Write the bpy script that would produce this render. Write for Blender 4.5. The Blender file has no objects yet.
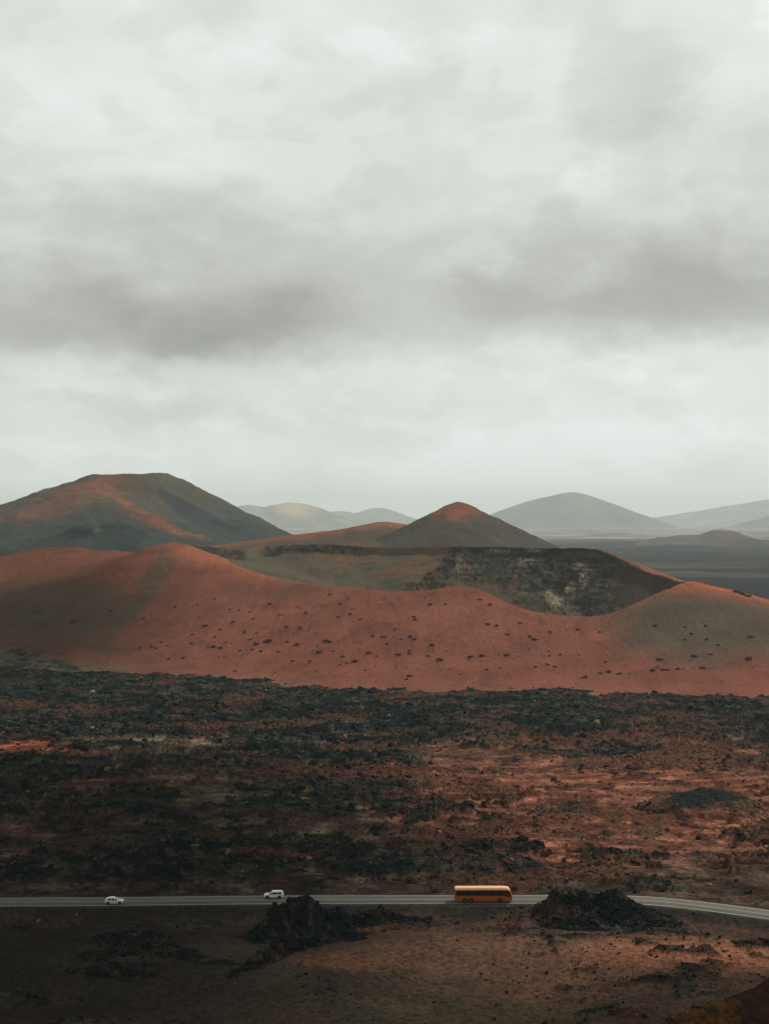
import bpy, math, random
import numpy as np
R = math.radians
rng = np.random.default_rng(11)
random.seed(5)
scene = bpy.context.scene
col = scene.collection

# ------------------------------------------------------------------ camera geometry
F = 1500.0            # focal length in pixels of the 1024 px tall frame
CX, HY = 384.5, 520.0
CAMZ = 77.5
def PT(px, py, Y):
    """a point Y metres ahead that the photograph shows at (px, py)"""
    return ((px - CX) / F * Y, Y, CAMZ - (py - HY) / F * Y)
def GY(py, z=0.0):
    return (CAMZ - z) * F / (py - HY)
def GP(px, py, z=0.0):
    Y = GY(py, z)
    return ((px - CX) / F * Y, Y)

# ------------------------------------------------------------------ numpy noise
_perm = np.random.default_rng(3).permutation(4096).astype(np.int64)
def _h(ix, iy, s):
    return _perm[(_perm[(ix + s * 131) & 4095] + iy) & 4095]
def perlin(x, y, s=0):
    x = np.asarray(x, dtype=np.float64); y = np.asarray(y, dtype=np.float64)
    ix = np.floor(x).astype(np.int64); iy = np.floor(y).astype(np.int64)
    fx = x - ix; fy = y - iy
    def g(jx, jy, dx, dy):
        a = _h(ix + jx, iy + jy, s) * (2 * np.pi / 4096)
        return np.cos(a) * dx + np.sin(a) * dy
    u = fx * fx * fx * (fx * (fx * 6 - 15) + 10); v = fy * fy * fy * (fy * (fy * 6 - 15) + 10)
    a = g(0, 0, fx, fy); b = g(1, 0, fx - 1, fy); c = g(0, 1, fx, fy - 1); d = g(1, 1, fx - 1, fy - 1)
    return (a + (b - a) * u) * (1 - v) + (c + (d - c) * u) * v
def fbm(x, y, lam, octv=4, s=0, gain=0.5):
    r = 0; a = 1.0; t = 0
    for i in range(octv):
        r = r + a * perlin(x / lam + 17.3 * i, y / lam - 9.1 * i, s + i); t += a
        lam /= 2.07; a *= gain
    return r / t * 1.6
def ridged(x, y, lam, octv=4, s=0):
    r = 0; a = 1.0; t = 0
    for i in range(octv):
        r = r + a * (1 - np.abs(perlin(x / lam + 7.3 * i, y / lam + 3.1 * i, s + i)) * 2.2); t += a
        lam /= 2.1; a *= .55
    return r / t
def worley(x, y, lam, s=0):
    x = x / lam; y = y / lam
    ix = np.floor(x).astype(np.int64); iy = np.floor(y).astype(np.int64)
    f1 = np.full(x.shape, 9.0); f2 = np.full(x.shape, 9.0); idv = np.zeros(x.shape)
    for a in (-1, 0, 1):
        for b in (-1, 0, 1):
            h = _h(ix + a, iy + b, s); h2 = _perm[(h + 77) & 4095]
            d = (ix + a + h / 4096. - x) ** 2 + (iy + b + h2 / 4096. - y) ** 2
            m = d < f1
            f2 = np.where(m, f1, np.minimum(f2, d)); idv = np.where(m, _perm[(h + 501) & 4095] / 4096., idv)
            f1 = np.where(m, d, f1)
    return np.sqrt(f1), np.sqrt(f2), idv
def sst(a, b, x):
    t = np.clip((x - a) / (b - a), 0, 1); return t * t * (3 - 2 * t)
def smax(a, b, k):
    h = np.clip(.5 + .5 * (a - b) / k, 0, 1)
    return b + (a - b) * h + k * h * (1 - h)
def softplus(z, k):
    return np.where(z > 20 * k, z, k * np.log1p(np.exp(np.clip(z / k, -40, 20))))

# ------------------------------------------------------------------ mesh helpers
def link(o, parent=None):
    col.objects.link(o)
    if parent is not None: o.parent = parent
    return o
def tag(o, label=None, cat=None, group=None, kind=None):
    if label: o['label'] = label
    if cat: o['category'] = cat
    if group: o['group'] = group
    if kind: o['kind'] = kind
    return o
def np_mesh(name, V, Q, mat, parent=None, smooth=True, cols=None):
    """V (n,3), Q (m,k) faces all of k corners"""
    me = bpy.data.meshes.new(name)
    V = np.ascontiguousarray(V, dtype=np.float32); Q = np.ascontiguousarray(Q, dtype=np.int32)
    k = Q.shape[1]
    me.vertices.add(len(V)); me.vertices.foreach_set('co', V.ravel())
    me.loops.add(Q.size); me.loops.foreach_set('vertex_index', Q.ravel())
    me.polygons.add(len(Q)); me.polygons.foreach_set('loop_start', np.arange(0, Q.size, k, dtype=np.int32))
    try: me.polygons.foreach_set('loop_total', np.full(len(Q), k, dtype=np.int32))
    except Exception: pass
    me.update(calc_edges=True)
    if smooth: me.polygons.foreach_set('use_smooth', np.ones(len(Q), dtype=bool))
    if cols is not None:
        a = me.attributes.new('tone', 'FLOAT_COLOR', 'POINT')
        c = np.ones((len(V), 4), dtype=np.float32); c[:, :3] = cols
        a.data.foreach_set('color', c.ravel())
    me.materials.append(mat)
    return link(bpy.data.objects.new(name, me), parent)
def grid_faces(nr, nc):
    i = np.arange(nr * nc).reshape(nr, nc)
    return np.stack([i[:-1, :-1], i[:-1, 1:], i[1:, 1:], i[1:, :-1]], -1).reshape(-1, 4)

class MB:
    def __init__(s): s.v = []; s.f = []
    def quad(s, *p):
        n = len(s.v); s.v += [tuple(q) for q in p]; s.f.append(tuple(range(n, n + len(p))))
    def box(s, c, d, taper=1.0):
        x, y, z = c; a, b, h = d[0] / 2, d[1] / 2, d[2] / 2; n = len(s.v)
        for sz, t in ((-1, 1), (1, taper)):
            for sx, sy in ((-1, -1), (1, -1), (1, 1), (-1, 1)):
                s.v.append((x + sx * a * t, y + sy * b * t, z + sz * h))
        s.f += [tuple(n + i for i in q) for q in ((3, 2, 1, 0), (4, 5, 6, 7), (0, 1, 5, 4), (1, 2, 6, 5), (2, 3, 7, 6), (3, 0, 4, 7))]
    def slab(s, pts, off):
        """polygon pts given a thickness vector off"""
        n = len(s.v); k = len(pts)
        s.v += [tuple(p) for p in pts] + [tuple(a + b for a, b in zip(p, off)) for p in pts]
        s.f.append(tuple(range(n, n + k))); s.f.append(tuple(range(n + 2 * k - 1, n + k - 1, -1)))
        for i in range(k):
            j = (i + 1) % k; s.f.append((n + i, n + k + i, n + k + j, n + j))
    def disc_y(s, c, prof, seg=20):
        """lathe about the y axis: prof = [(radius, y)]"""
        n = len(s.v); k = len(prof)
        for i in range(seg):
            a = 2 * math.pi * i / seg
            for r, y in prof: s.v.append((c[0] + r * math.cos(a), c[1] + y, c[2] + r * math.sin(a)))
        for i in range(seg):
            j = (i + 1) % seg
            for q in range(k - 1): s.f.append((n + i * k + q, n + i * k + q + 1, n + j * k + q + 1, n + j * k + q))
    def build(s, name, mat, parent=None, smooth=False, bevel=0):
        me = bpy.data.meshes.new(name); me.from_pydata(s.v, [], s.f); me.materials.append(mat)
        if smooth: me.shade_smooth()
        me.update()
        o = link(bpy.data.objects.new(name, me), parent)
        if bevel:
            m = o.modifiers.new('bevel', 'BEVEL'); m.width = bevel; m.segments = 2
        return o
def empty(name, loc, rz=0):
    o = bpy.data.objects.new(name, None); col.objects.link(o); o.location = loc; o.rotation_euler = (0, 0, rz)
    o.empty_display_size = .1
    return o
def copy_tree(o, parent=None):
    c = o.copy(); col.objects.link(c)
    if parent is not None: c.parent = parent
    for ch in list(o.children): copy_tree(ch, c)
    return c

# ------------------------------------------------------------------ materials
def newmat(name):
    m = bpy.data.materials.new(name); m.use_nodes = True
    nt = m.node_tree; b = nt.nodes['Principled BSDF']
    return m, nt, b
def plain(name, c, rough=.5, metal=0, spec=.5, var=.12, scale=3., bump=0):
    m, nt, b = newmat(name)
    n = nt.nodes.new('ShaderNodeTexNoise'); n.inputs['Scale'].default_value = scale; n.inputs['Detail'].default_value = 5
    tc = nt.nodes.new('ShaderNodeTexCoord'); nt.links.new(tc.outputs['Object'], n.inputs['Vector'])
    mx = nt.nodes.new('ShaderNodeMix'); mx.data_type = 'RGBA'
    mx.inputs[6].default_value = (*[x * (1 - var) for x in c], 1); mx.inputs[7].default_value = (*[min(1, x * (1 + var)) for x in c], 1)
    nt.links.new(n.outputs['Fac'], mx.inputs[0]); nt.links.new(mx.outputs[2], b.inputs['Base Color'])
    b.inputs['Roughness'].default_value = rough; b.inputs['Metallic'].default_value = metal
    b.inputs['Specular IOR Level'].default_value = spec
    if bump:
        bp = nt.nodes.new('ShaderNodeBump'); bp.inputs['Strength'].default_value = bump; bp.inputs['Distance'].default_value = .05
        nt.links.new(n.outputs['Fac'], bp.inputs['Height']); nt.links.new(bp.outputs[0], b.inputs['Normal'])
    return m
def earth(name, lam, lo=.65, hi=1.35, bump=.6, bdist=1.0, lam2=None, speck=None):
    """albedo from the 'tone' attribute (what the ground is made of, plus some painted light and shade) broken up by world-scale noise"""
    m, nt, b = newmat(name); N = nt.nodes; L = nt.links
    at = N.new('ShaderNodeAttribute'); at.attribute_name = 'tone'
    ge = N.new('ShaderNodeNewGeometry')
    def noise(l, det=6, rough=.6):
        n = N.new('ShaderNodeTexNoise'); n.inputs['Scale'].default_value = 1. / l; n.inputs['Detail'].default_value = det
        n.inputs['Roughness'].default_value = rough; L.new(ge.outputs['Position'], n.inputs['Vector']); return n
    n1 = noise(lam); n2 = noise(lam2 or lam * 9, 5)
    mr = N.new('ShaderNodeMapRange'); mr.inputs[1].default_value = .3; mr.inputs[2].default_value = .7
    mr.inputs[3].default_value = lo; mr.inputs[4].default_value = hi; L.new(n1.outputs['Fac'], mr.inputs[0])
    mr2 = N.new('ShaderNodeMapRange'); mr2.inputs[1].default_value = .3; mr2.inputs[2].default_value = .7
    mr2.inputs[3].default_value = .82; mr2.inputs[4].default_value = 1.18; L.new(n2.outputs['Fac'], mr2.inputs[0])
    mu = N.new('ShaderNodeMath'); mu.operation = 'MULTIPLY'; L.new(mr.outputs[0], mu.inputs[0]); L.new(mr2.outputs[0], mu.inputs[1])
    vm = N.new('ShaderNodeVectorMath'); vm.operation = 'SCALE'; L.new(at.outputs['Color'], vm.inputs[0]); L.new(mu.outputs[0], vm.inputs['Scale'])
    out = vm.outputs[0]
    if speck:      # small stones of another colour
        vo = N.new('ShaderNodeTexNoise'); vo.inputs['Scale'].default_value = 1. / speck[0]; vo.inputs['Detail'].default_value = 3
        L.new(ge.outputs['Position'], vo.inputs['Vector'])
        m3 = N.new('ShaderNodeMapRange'); m3.inputs[1].default_value = speck[1]; m3.inputs[2].default_value = speck[1] + .05
        L.new(vo.outputs['Fac'], m3.inputs[0])
        mk = N.new('ShaderNodeMath'); mk.operation = 'MULTIPLY'; mk.inputs[1].default_value = speck[3]; L.new(m3.outputs[0], mk.inputs[0])
        mx = N.new('ShaderNodeMix'); mx.data_type = 'RGBA'; L.new(mk.outputs[0], mx.inputs[0]); L.new(out, mx.inputs[6])
        mx.inputs[7].default_value = (*speck[2], 1); out = mx.outputs[2]
    L.new(out, b.inputs['Base Color'])
    b.inputs['Roughness'].default_value = 1.; b.inputs['Specular IOR Level'].default_value = .0
    bp = N.new('ShaderNodeBump'); bp.inputs['Strength'].default_value = bump; bp.inputs['Distance'].default_value = bdist
    L.new(n1.outputs['Fac'], bp.inputs['Height']); L.new(bp.outputs[0], b.inputs['Normal'])
    return m

M_ground = earth('volcanic ground', 1.1, .45, 1.5, .8, .55, 14, speck=(.8, .62, (.018, .020, .019), .75))
M_crater = earth('red ash', 1.3, .74, 1.26, .5, .3, 25, speck=(1.3, .72, (.05, .025, .016), .6))
M_hill = earth('hill ash', 9, .85, 1.15, .5, 2., 70)
M_far = earth('far hill', 40, .85, 1.15, .5, 6., 300)
M_rock = earth('lava rock', .9, .45, 1.6, .8, .4, 6)
M_asphalt = plain('asphalt', (.095, .09, .078), .9, spec=.2, var=.18, scale=.9)
M_paint = plain('road paint', (.38, .37, .32), .8, spec=.2, var=.25, scale=1.5)
M_orange = plain('orange coach paint', (.50, .11, .013), .35, var=.06)
M_roof = plain('pale orange roof paint', (.95, .48, .22), .4, var=.06)
M_glass = plain('dark vehicle glass', (.012, .013, .016), .25, var=.05)
M_black = plain('black rubber', (.02, .02, .02), .85, spec=.2)
M_dark = plain('dark trim', (.03, .028, .026), .6)
M_white = plain('white car paint', (.72, .74, .72), .35, var=.04)
M_rim = plain('alloy', (.45, .45, .45), .4, metal=.6)
M_lamp = plain('lamp glass', (.75, .76, .74), .2)
M_tail = plain('tail lamp red', (.35, .02, .015), .3)
M_plate = plain('number plate', (.6, .6, .55), .6)
M_leaf = plain('scrub leaves', (.04, .034, .02), .8, spec=.2, var=.5, scale=2)
M_twig = plain('scrub twigs', (.06, .045, .03), .9, spec=.1)
M_wall = plain('whitewash', (.8, .8, .77), .9, var=.05, scale=.2)
M_shutter = plain('green shutter', (.05, .09, .06), .7)
M_frontroof = plain('flat roof', (.5, .48, .44), .9, scale=.3)
M_shade_cloud = plain('cloud', (.85, .86, .86), 1., spec=0, var=.04, scale=.003)
def drygrass():
    m, nt, b = newmat('dry grass blades'); N = nt.nodes; L = nt.links
    ge = N.new('ShaderNodeNewGeometry'); n = N.new('ShaderNodeTexNoise'); n.inputs['Scale'].default_value = .9
    L.new(ge.outputs['Position'], n.inputs['Vector'])
    cr = N.new('ShaderNodeValToRGB'); e = cr.color_ramp.elements
    e[0].position = .35; e[0].color = (.06, .05, .02, 1); e[1].position = .65; e[1].color = (.42, .17, .05, 1)
    L.new(n.outputs['Fac'], cr.inputs[0]); L.new(cr.outputs[0], b.inputs['Base Color'])
    b.inputs['Roughness'].default_value = .9; b.inputs['Specular IOR Level'].default_value = .1
    return m
M_grass = drygrass()

# ------------------------------------------------------------------ ridge model
def seg_dist(X, Y, a, b):
    dx, dy = b[0] - a[0], b[1] - a[1]; L2 = dx * dx + dy * dy + 1e-9
    t = np.clip(((X - a[0]) * dx + (Y - a[1]) * dy) / L2, 0, 1)
    return np.hypot(X - a[0] - t * dx, Y - a[1] - t * dy), t
def resample(P, n=3):
    """Catmull-Rom through the points"""
    P = [tuple(p) for p in P]; out = []
    for i in range(len(P) - 1):
        p0 = np.array(P[max(i - 1, 0)], float); p1 = np.array(P[i], float); p2 = np.array(P[i + 1], float); p3 = np.array(P[min(i + 2, len(P) - 1)], float)
        for k in range(n):
            t = k / n
            out.append(tuple(.5 * ((2 * p1) + (-p0 + p2) * t + (2 * p0 - 5 * p1 + 4 * p2 - p3) * t * t + (-p0 + 3 * p1 - 3 * p2 + p3) * t ** 3)))
    out.append(P[-1]); return out
def ridge(X, Y, P, slope, w=3., n=3):
    """envelope of slopes falling from the crest line P [(x,y,z)...]"""
    Q = resample(P, n) if len(P) > 2 else P
    z = np.full(X.shape, -1e4)
    for a, b in zip(Q[:-1], Q[1:]):
        d, t = seg_dist(X, Y, a, b)
        z = np.maximum(z, a[2] + (b[2] - a[2]) * t - slope * (np.sqrt(d * d + w * w) - w))
    return z
def inside(X, Y, P):
    c = np.zeros(X.shape, bool)
    for a, b in zip(P, P[1:] + P[:1]):
        m = ((a[1] > Y) != (b[1] > Y)) & (X < (b[0] - a[0]) * (Y - a[1]) / (b[1] - a[1] + 1e-12) + a[0])
        c ^= m
    return c
def ray_hit(hf, px, py, y0, y1, step=.5):
    Ys = np.arange(y0, y1, step); Xs = (px - CX) / F * Ys
    zr = CAMZ - (py - HY) / F * Ys
    hit = np.nonzero(hf(Xs, Ys) >= zr)[0]
    if not len(hit): return None
    i = hit[0]; return float(Xs[i]), float(Ys[i]), float(hf(Xs[i:i + 1], Ys[i:i + 1])[0])

# ------------------------------------------------------------------ red crater
FRONT = [PT(*p) for p in ((175, 543, 955), (215, 553, 925), (245, 567, 895), (300, 580, 865), (350, 585, 840), (385, 588, 828), (430, 588, 816),
         (460, 583, 808), (483, 589, 796), (510, 602, 781), (550, 611, 772), (590, 613.5, 769), (618, 609, 772), (642, 599, 782), (667, 588, 796), (690, 580, 812))]
BACKR = [PT(*p) for p in ((690, 580, 812), (668, 575, 858), (643, 567, 900), (620, 557, 935), (600, 549, 962), (586, 546, 980), (550, 546, 1000), (500, 545, 1010), (458, 544, 1018))]
BACKL = [PT(*p) for p in ((458, 544, 1018), (420, 544.5, 1060), (365, 545, 1085), (335, 542, 1092), (300, 542, 1100), (266, 544, 1090), (244, 548, 1050), (205, 544, 1000), (175, 543, 955))]
SHOULDER = [PT(*p) for p in ((-420, 600, 1500), (-150, 573, 1250), (-60, 562, 1160), (0, 556, 1110), (32, 549, 1080), (62, 545, 1050), (85, 548, 1025), (112, 549, 1005), (140, 551, 985), (175, 543, 955))]
RIGHT = [PT(*p) for p in ((690, 580, 812), (715, 586, 845), (742, 594, 875), (769, 603, 900), (850, 632, 960), (950, 665, 1010))]
NOSE = [PT(*p) for p in ((462, 545, 1014), (457, 556, 1000), (452, 570, 984), (438, 584, 962))]
LOOP = [p for p in resample(FRONT)] + [p for p in resample(BACKR)] + [p for p in resample(BACKL)]
def inner(X, Y, P, slope, cliff, steep, w=1.5):
    Q = resample(P); z = np.full(X.shape, -1e4)
    for a, b in zip(Q[:-1], Q[1:]):
        d, t = seg_dist(X, Y, a, b)
        c = cliff * (1 + .5 * fbm(X, Y, 30, 3, 303))
        f = np.minimum(d * steep, c) + np.maximum(d - c / steep, 0) * slope
        z = np.maximum(z, a[2] + (b[2] - a[2]) * t - f)
    return z
def crater_parts(X, Y):
    ins = inside(X, Y, LOOP)
    wob = 3.5 * fbm(X, Y, 45, 3, 5)
    so = .345
    zo = np.maximum.reduce([ridge(X, Y, FRONT, so), ridge(X, Y, BACKR, .4, 4), ridge(X, Y, BACKL, .35, 4)])
    zi = np.maximum.reduce([inner(X, Y, FRONT, .5, 2, .6), inner(X, Y, BACKR, .56, 9, 1.5), inner(X, Y, BACKL, .235, 6.5, 1.1)])
    zi = smax(zi, ridge(X, Y, NOSE, .95, 2), 3)
    z = np.where(ins, zi, zo)
    zs = ridge(X, Y, SHOULDER, .335, 14); zr = ridge(X, Y, RIGHT, .30, 8)
    zz = smax(z, zs, 6) if True else z
    zz = np.where(ins, z, zz); zz = np.where(ins, zz, smax(zz, zr, 5))
    return zz, ins
def crater_h(X, Y, detail=True):
    z, ins = crater_parts(X, Y)
    if detail:
        lowf = fbm(X, Y, 60, 3, 9) * 2.2 * sst(3, 30, z) * np.where(ins, 1.0, 1.0)
        crest = sst(0, 14, np.minimum(np.abs(z - 0), 14))
        z = z + np.where(ins, 0, lowf * .55)
        rock = rockmask(X, Y, ins) * sst(.5, 13, np.minimum(crest_dist(X, Y, BACKR), 2.5 * crest_dist(X, Y, BACKL) + 2))
        f1, f2, _ = worley(X + 3 * fbm(X, Y, 9, 2, 4), Y * 1.0, 9, 2)
        z = z + rock * (1.3 * ridged(X * 1.2, Y * .6, 7, 4, 23) + 3.4 * fbm(X, Y, 16, 5, 21, .6) + 2.6 * (f2 - f1) - 1.2)
        z = z + .3 * fbm(X, Y, 7, 3, 31) - (1 - rock) * .32 * sst(.45, .95, ridged(X + 4 * fbm(X, Y, 30, 2, 33), Y * .16, 12, 4, 66)) * sst(8, 20, z)
    return softplus(z, 4.0) - 1.3
def pxy(X, Y, Z):
    return CX + X / Y * F, HY + (CAMZ - Z) / Y * F
_LOOPMIN = None
def crest_dist(X, Y, P):
    d = np.full(X.shape, 1e9)
    Q = resample(P, 2)
    for a, b in zip(Q[:-1], Q[1:]): d = np.minimum(d, seg_dist(X, Y, a, b)[0])
    return d
def rockmask(X, Y, ins):
    """where bare lava rock crops out of the inner crater walls (world positions)"""
    n = fbm(X, Y, 22, 4, 41)
    dr = crest_dist(X, Y, BACKR); dl = crest_dist(X, Y, BACKL); dn = crest_dist(X, Y, NOSE)
    a = X / Y * F + CX
    mR = sst(88, 48, dr + 24 * n) * sst(648, 590, a) * sst(445, 462, a + 10 * n)
    mL = sst(9, 5, dl + 5 * n) * (sst(258, 268, a) * sst(372, 355, a))
    mLL = sst(22, 12, dl + 8 * n) * sst(188, 196, a) * sst(250, 240, a) * (Y < 1075)
    mN = sst(14, 7, dn + 8 * n)
    bottom = sst(385, 420, a) * sst(470, 452, a) * sst(70, 76, dl + 6 * n) * .9
    r = np.maximum.reduce([mR, mL, mLL, mN, bottom * (dl > 66)])
    outer = sst(10, 5, np.minimum(dr, 99) + 6 * n) * .55 * (a < 640)
    return np.where(ins, r, outer * (a > 455))
def mixc(c, m, k):
    k = np.asarray(k)[..., None]; return c * (1 - k) + np.array(m) * k
def build_crater():
    xs = np.concatenate([np.arange(-760, -330, 3.), np.arange(-330, -62, .9), np.arange(-62, 160, .5), np.arange(160, 300, .9), np.arange(300, 520, 2.5)])
    ys = np.concatenate([np.arange(620, 740, 1.2), np.arange(740, 925, .9), np.arange(925, 1030, .5), np.arange(1030, 1110, .9), np.arange(1110, 1600, 4.)])
    X, Y = np.meshgrid(xs, ys); Z = crater_h(X, Y)
    ins = crater_parts(X, Y)[1]
    a, b = pxy(X, Y, Z)
    n = fbm(X, Y, 60, 4, 61); n2 = fbm(X, Y, 18, 4, 62); n3 = fbm(X, Y, 5, 3, 63)
    red = np.array([.172, .066, .045])
    c = np.broadcast_to(red, X.shape + (3,)).copy()
    c = mixc(c, (.205, .082, .058), sst(-.1, .5, n) * .6)
    c = mixc(c, (.11, .048, .036), sst(.0, .5, -n2 - .4 * n) * .6)
    rill = ridged(X + 6 * n2, Y * .16, 11, 4, 66)
    c = mixc(c, (.12, .05, .036), sst(.62, .9, rill) * .28)
    c = mixc(c, (.28, .10, .055), sst(.66, .95, ridged(X + 8 * n2, Y * .12, 17, 4, 67)) * .22)
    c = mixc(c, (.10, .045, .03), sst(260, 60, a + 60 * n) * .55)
    # grey green ash: a broad patch low on the right flank, tongues on the left shoulder
    g = (.062, .061, .046)
    dx = X - (735 - CX) / F * 770; dy = Y - 742
    k = sst(1.15, .45, np.hypot(dx / 80, dy / 55) + .5 * n) * .85
    c = mixc(c, g, k * (~ins))
    c = mixc(c, (.07, .062, .042), sst(14, 5, np.abs((a - 148) + (b - 590) * .75 + 18 * n)) * sst(545, 560, b) * sst(660, 610, b) * .7)
    c = mixc(c, (.075, .062, .044), sst(1.1, .4, np.hypot((a - 55) / 95, (b - 610) / 45) + .7 * n) * .7)
    c = mixc(c, (.09, .055, .036), sst(1.1, .4, np.hypot((a - 275) / 60, (b - 588) / 12) + .6 * n) * .5 * (~ins))
    c = mixc(c, (.12, .105, .075), sst(6, 1, Z + 3 * n) * sst(170, 60, a) * .8)
    c = mixc(c, (.15, .11, .07), sst(2.5, .0, Z + 3 * n2) * .35)
    fr = sst(0, 9, b - 640 - np.clip(a, -200, 120) * .24 + 7 * n2) * sst(150, 95, a)
    c = mixc(c, (.10, .095, .065), fr * .8); c = mixc(c, (.012, .018, .017), fr * sst(-.02, .2, n3 * .6 + n2 * .7) * .9)
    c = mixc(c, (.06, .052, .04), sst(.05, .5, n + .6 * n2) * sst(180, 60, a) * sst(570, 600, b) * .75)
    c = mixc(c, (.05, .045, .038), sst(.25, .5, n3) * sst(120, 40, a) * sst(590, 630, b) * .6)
    # crest line oxidised brighter, with a sunlit glow painted under the left peak
    dc = crest_dist(X, Y, FRONT)
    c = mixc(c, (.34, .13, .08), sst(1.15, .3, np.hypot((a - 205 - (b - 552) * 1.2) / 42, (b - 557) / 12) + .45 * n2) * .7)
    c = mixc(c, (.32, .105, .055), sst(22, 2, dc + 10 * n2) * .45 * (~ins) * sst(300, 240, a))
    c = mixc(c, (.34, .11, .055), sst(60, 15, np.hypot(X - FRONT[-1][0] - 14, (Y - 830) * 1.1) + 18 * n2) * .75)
    # inside: beige scree on the left, brown ash on the right
    ci = np.broadcast_to(np.array([.082, .072, .052]), c.shape).copy()
    ci = mixc(ci, (.11, .058, .036), sst(-.05, .45, n + .5 * n2) * .8)
    ci = mixc(ci, (.05, .052, .04), sst(.0, .4, fbm(X, Y * .5, 26, 5, 64, .62)) * .7)
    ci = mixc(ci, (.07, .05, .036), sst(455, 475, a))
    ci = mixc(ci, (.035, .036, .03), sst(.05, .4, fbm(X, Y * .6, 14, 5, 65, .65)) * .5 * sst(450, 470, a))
    ci = mixc(ci, (.20, .07, .04), sst(9, 2, dc + 3 * n2))
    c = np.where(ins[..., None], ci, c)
    rk = rockmask(X, Y, ins)
    st = perlin(X / 30, Z / 2.2, 71) + .8 * perlin(X / 9, Z / 4., 72)
    cr = np.broadcast_to(np.array([.028, .032, .026]), c.shape).copy()
    q1 = perlin(X / 3.2, Z / 2.2, 73) + .9 * perlin(X / 1.5, Z / 1.1, 74) + .5 * perlin(X / 6., (Z + .5 * X) / 3., 78); q2 = perlin(a / 14., b / 7., 75) + .5 * q1
    cr = mixc(cr, (.075, .066, .045), sst(.0, .35, st + .5 * q1))
    cr = mixc(cr, (.085, .05, .034), sst(.1, .5, q2) * .8)
    pale = np.zeros_like(X)
    for pa, pb, ra, rb in ((526, 562, 9, 5), (558, 603, 10, 7), (549, 597, 4, 7), (577, 566, 9, 4), (584, 578, 5, 8), (570, 588, 6, 6), (459, 568, 3, 6), (500, 552, 14, 2), (534, 550, 12, 2)):
        pale = np.maximum(pale, sst(1.25, .5, np.hypot((a - pa + 5 * q1) / ra, (b - pb + 3 * st) / rb) + 1.1 * q1))
    cr = mixc(cr, (.25, .20, .14), pale * sst(-.6, .15, q1 + .5 * st) * .95)
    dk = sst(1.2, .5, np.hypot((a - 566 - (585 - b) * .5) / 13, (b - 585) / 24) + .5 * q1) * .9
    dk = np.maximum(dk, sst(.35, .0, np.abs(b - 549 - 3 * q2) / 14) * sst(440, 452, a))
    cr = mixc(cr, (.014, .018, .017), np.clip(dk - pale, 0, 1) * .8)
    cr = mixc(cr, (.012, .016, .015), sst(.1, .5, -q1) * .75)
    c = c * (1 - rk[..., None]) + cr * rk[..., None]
    # scatter of dark cinders
    c = mixc(c, (.07, .035, .022), sst(.30, .5, n3 + .2 * n2) * .35)
    V = np.stack([X, Y, Z], -1).reshape(-1, 3)
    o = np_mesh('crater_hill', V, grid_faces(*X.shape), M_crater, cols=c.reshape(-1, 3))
    tag(o, 'wide red ash crater with a dark rocky inner wall behind the lava field', 'crater', kind='structure')
build_crater()

# ------------------------------------------------------------------ other volcanoes and hills
def hill(name, label, H, x0, x1, y0, y1, nx, ny, colf, mat, cat='hill', sink=4., k=6.):
    X, Y = np.meshgrid(np.linspace(x0, x1, nx), np.linspace(y0, y1, ny))
    Z = softplus(H(X, Y), k) - sink
    C = colf(X, Y, Z)
    o = np_mesh(name, np.stack([X, Y, Z], -1).reshape(-1, 3), grid_faces(*X.shape), mat, cols=C.reshape(-1, 3))
    return tag(o, label, cat, kind='structure')
def base_c(X, c): return np.broadcast_to(np.array(c, float), X.shape + (3,)).copy()

# big volcano on the left
vr = [PT(*p) for p in ((84, 474, 2120), (96, 471.5, 2090), (118, 472, 2080), (140, 471.5, 2090), (158, 469.5, 2130), (167, 470.5, 2170), (150, 474, 2280), (110, 475, 2290), (86, 476, 2220), (86, 476, 2120))]
vl = [PT(*p) for p in ((88, 475, 2150), (66, 487, 2150), (38, 498, 2120), (0, 509, 2100), (-60, 522, 2080), (-160, 538, 2050))]
vs = [PT(*p) for p in ((112, 476, 2085), (92, 484, 2030), (112, 495, 1960), (140, 510, 1900), (165, 524, 1860), (200, 536, 1830))]
vt = [PT(*p) for p in ((92, 484, 2030), (60, 503, 1950), (40, 520, 1900))]
vR = [PT(*p) for p in ((164, 471, 2160), (186, 482.5, 2180), (212, 502, 2180), (236, 519.5, 2180), (256, 533, 2180), (272, 543, 2180))]
vfc = [PT(*p) for p in ((100, 527, 1720), (116, 521, 1720), (135, 530, 1720))]
vfk = [PT(*p) for p in ((62, 531, 1760), (80, 528, 1760), (97, 530, 1760))]
def H_volc(X, Y):
    ins = inside(X, Y, vr[:-1])
    z = ridge(X, Y, vr, .52, 2)
    z = np.where(ins, ridge(X, Y, vr, .9, 6), z)
    z = smax(z, ridge(X, Y, vl, .40, 20), 8); z = smax(z, ridge(X, Y, vs, .36, 16), 8)
    z = smax(z, ridge(X, Y, vt, .34, 20), 10); z = smax(z, ridge(X, Y, vR, .5, 2), 3)
    z = smax(z, ridge(X, Y, vfc, .38, 10), 3); z = smax(z, ridge(X, Y, vfk, .45, 8), 3)
    gl = ridged(X + 20 * fbm(X, Y, 80, 2, 3), Y, 90, 4, 81)
    return z + 3 * fbm(X, Y, 150, 4, 82) + 9.0 * (gl - .5) * sst(0, 40, crest_dist(X, Y, vr)) + 2.0 * fbm(X, Y, 28, 5, 83)
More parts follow.
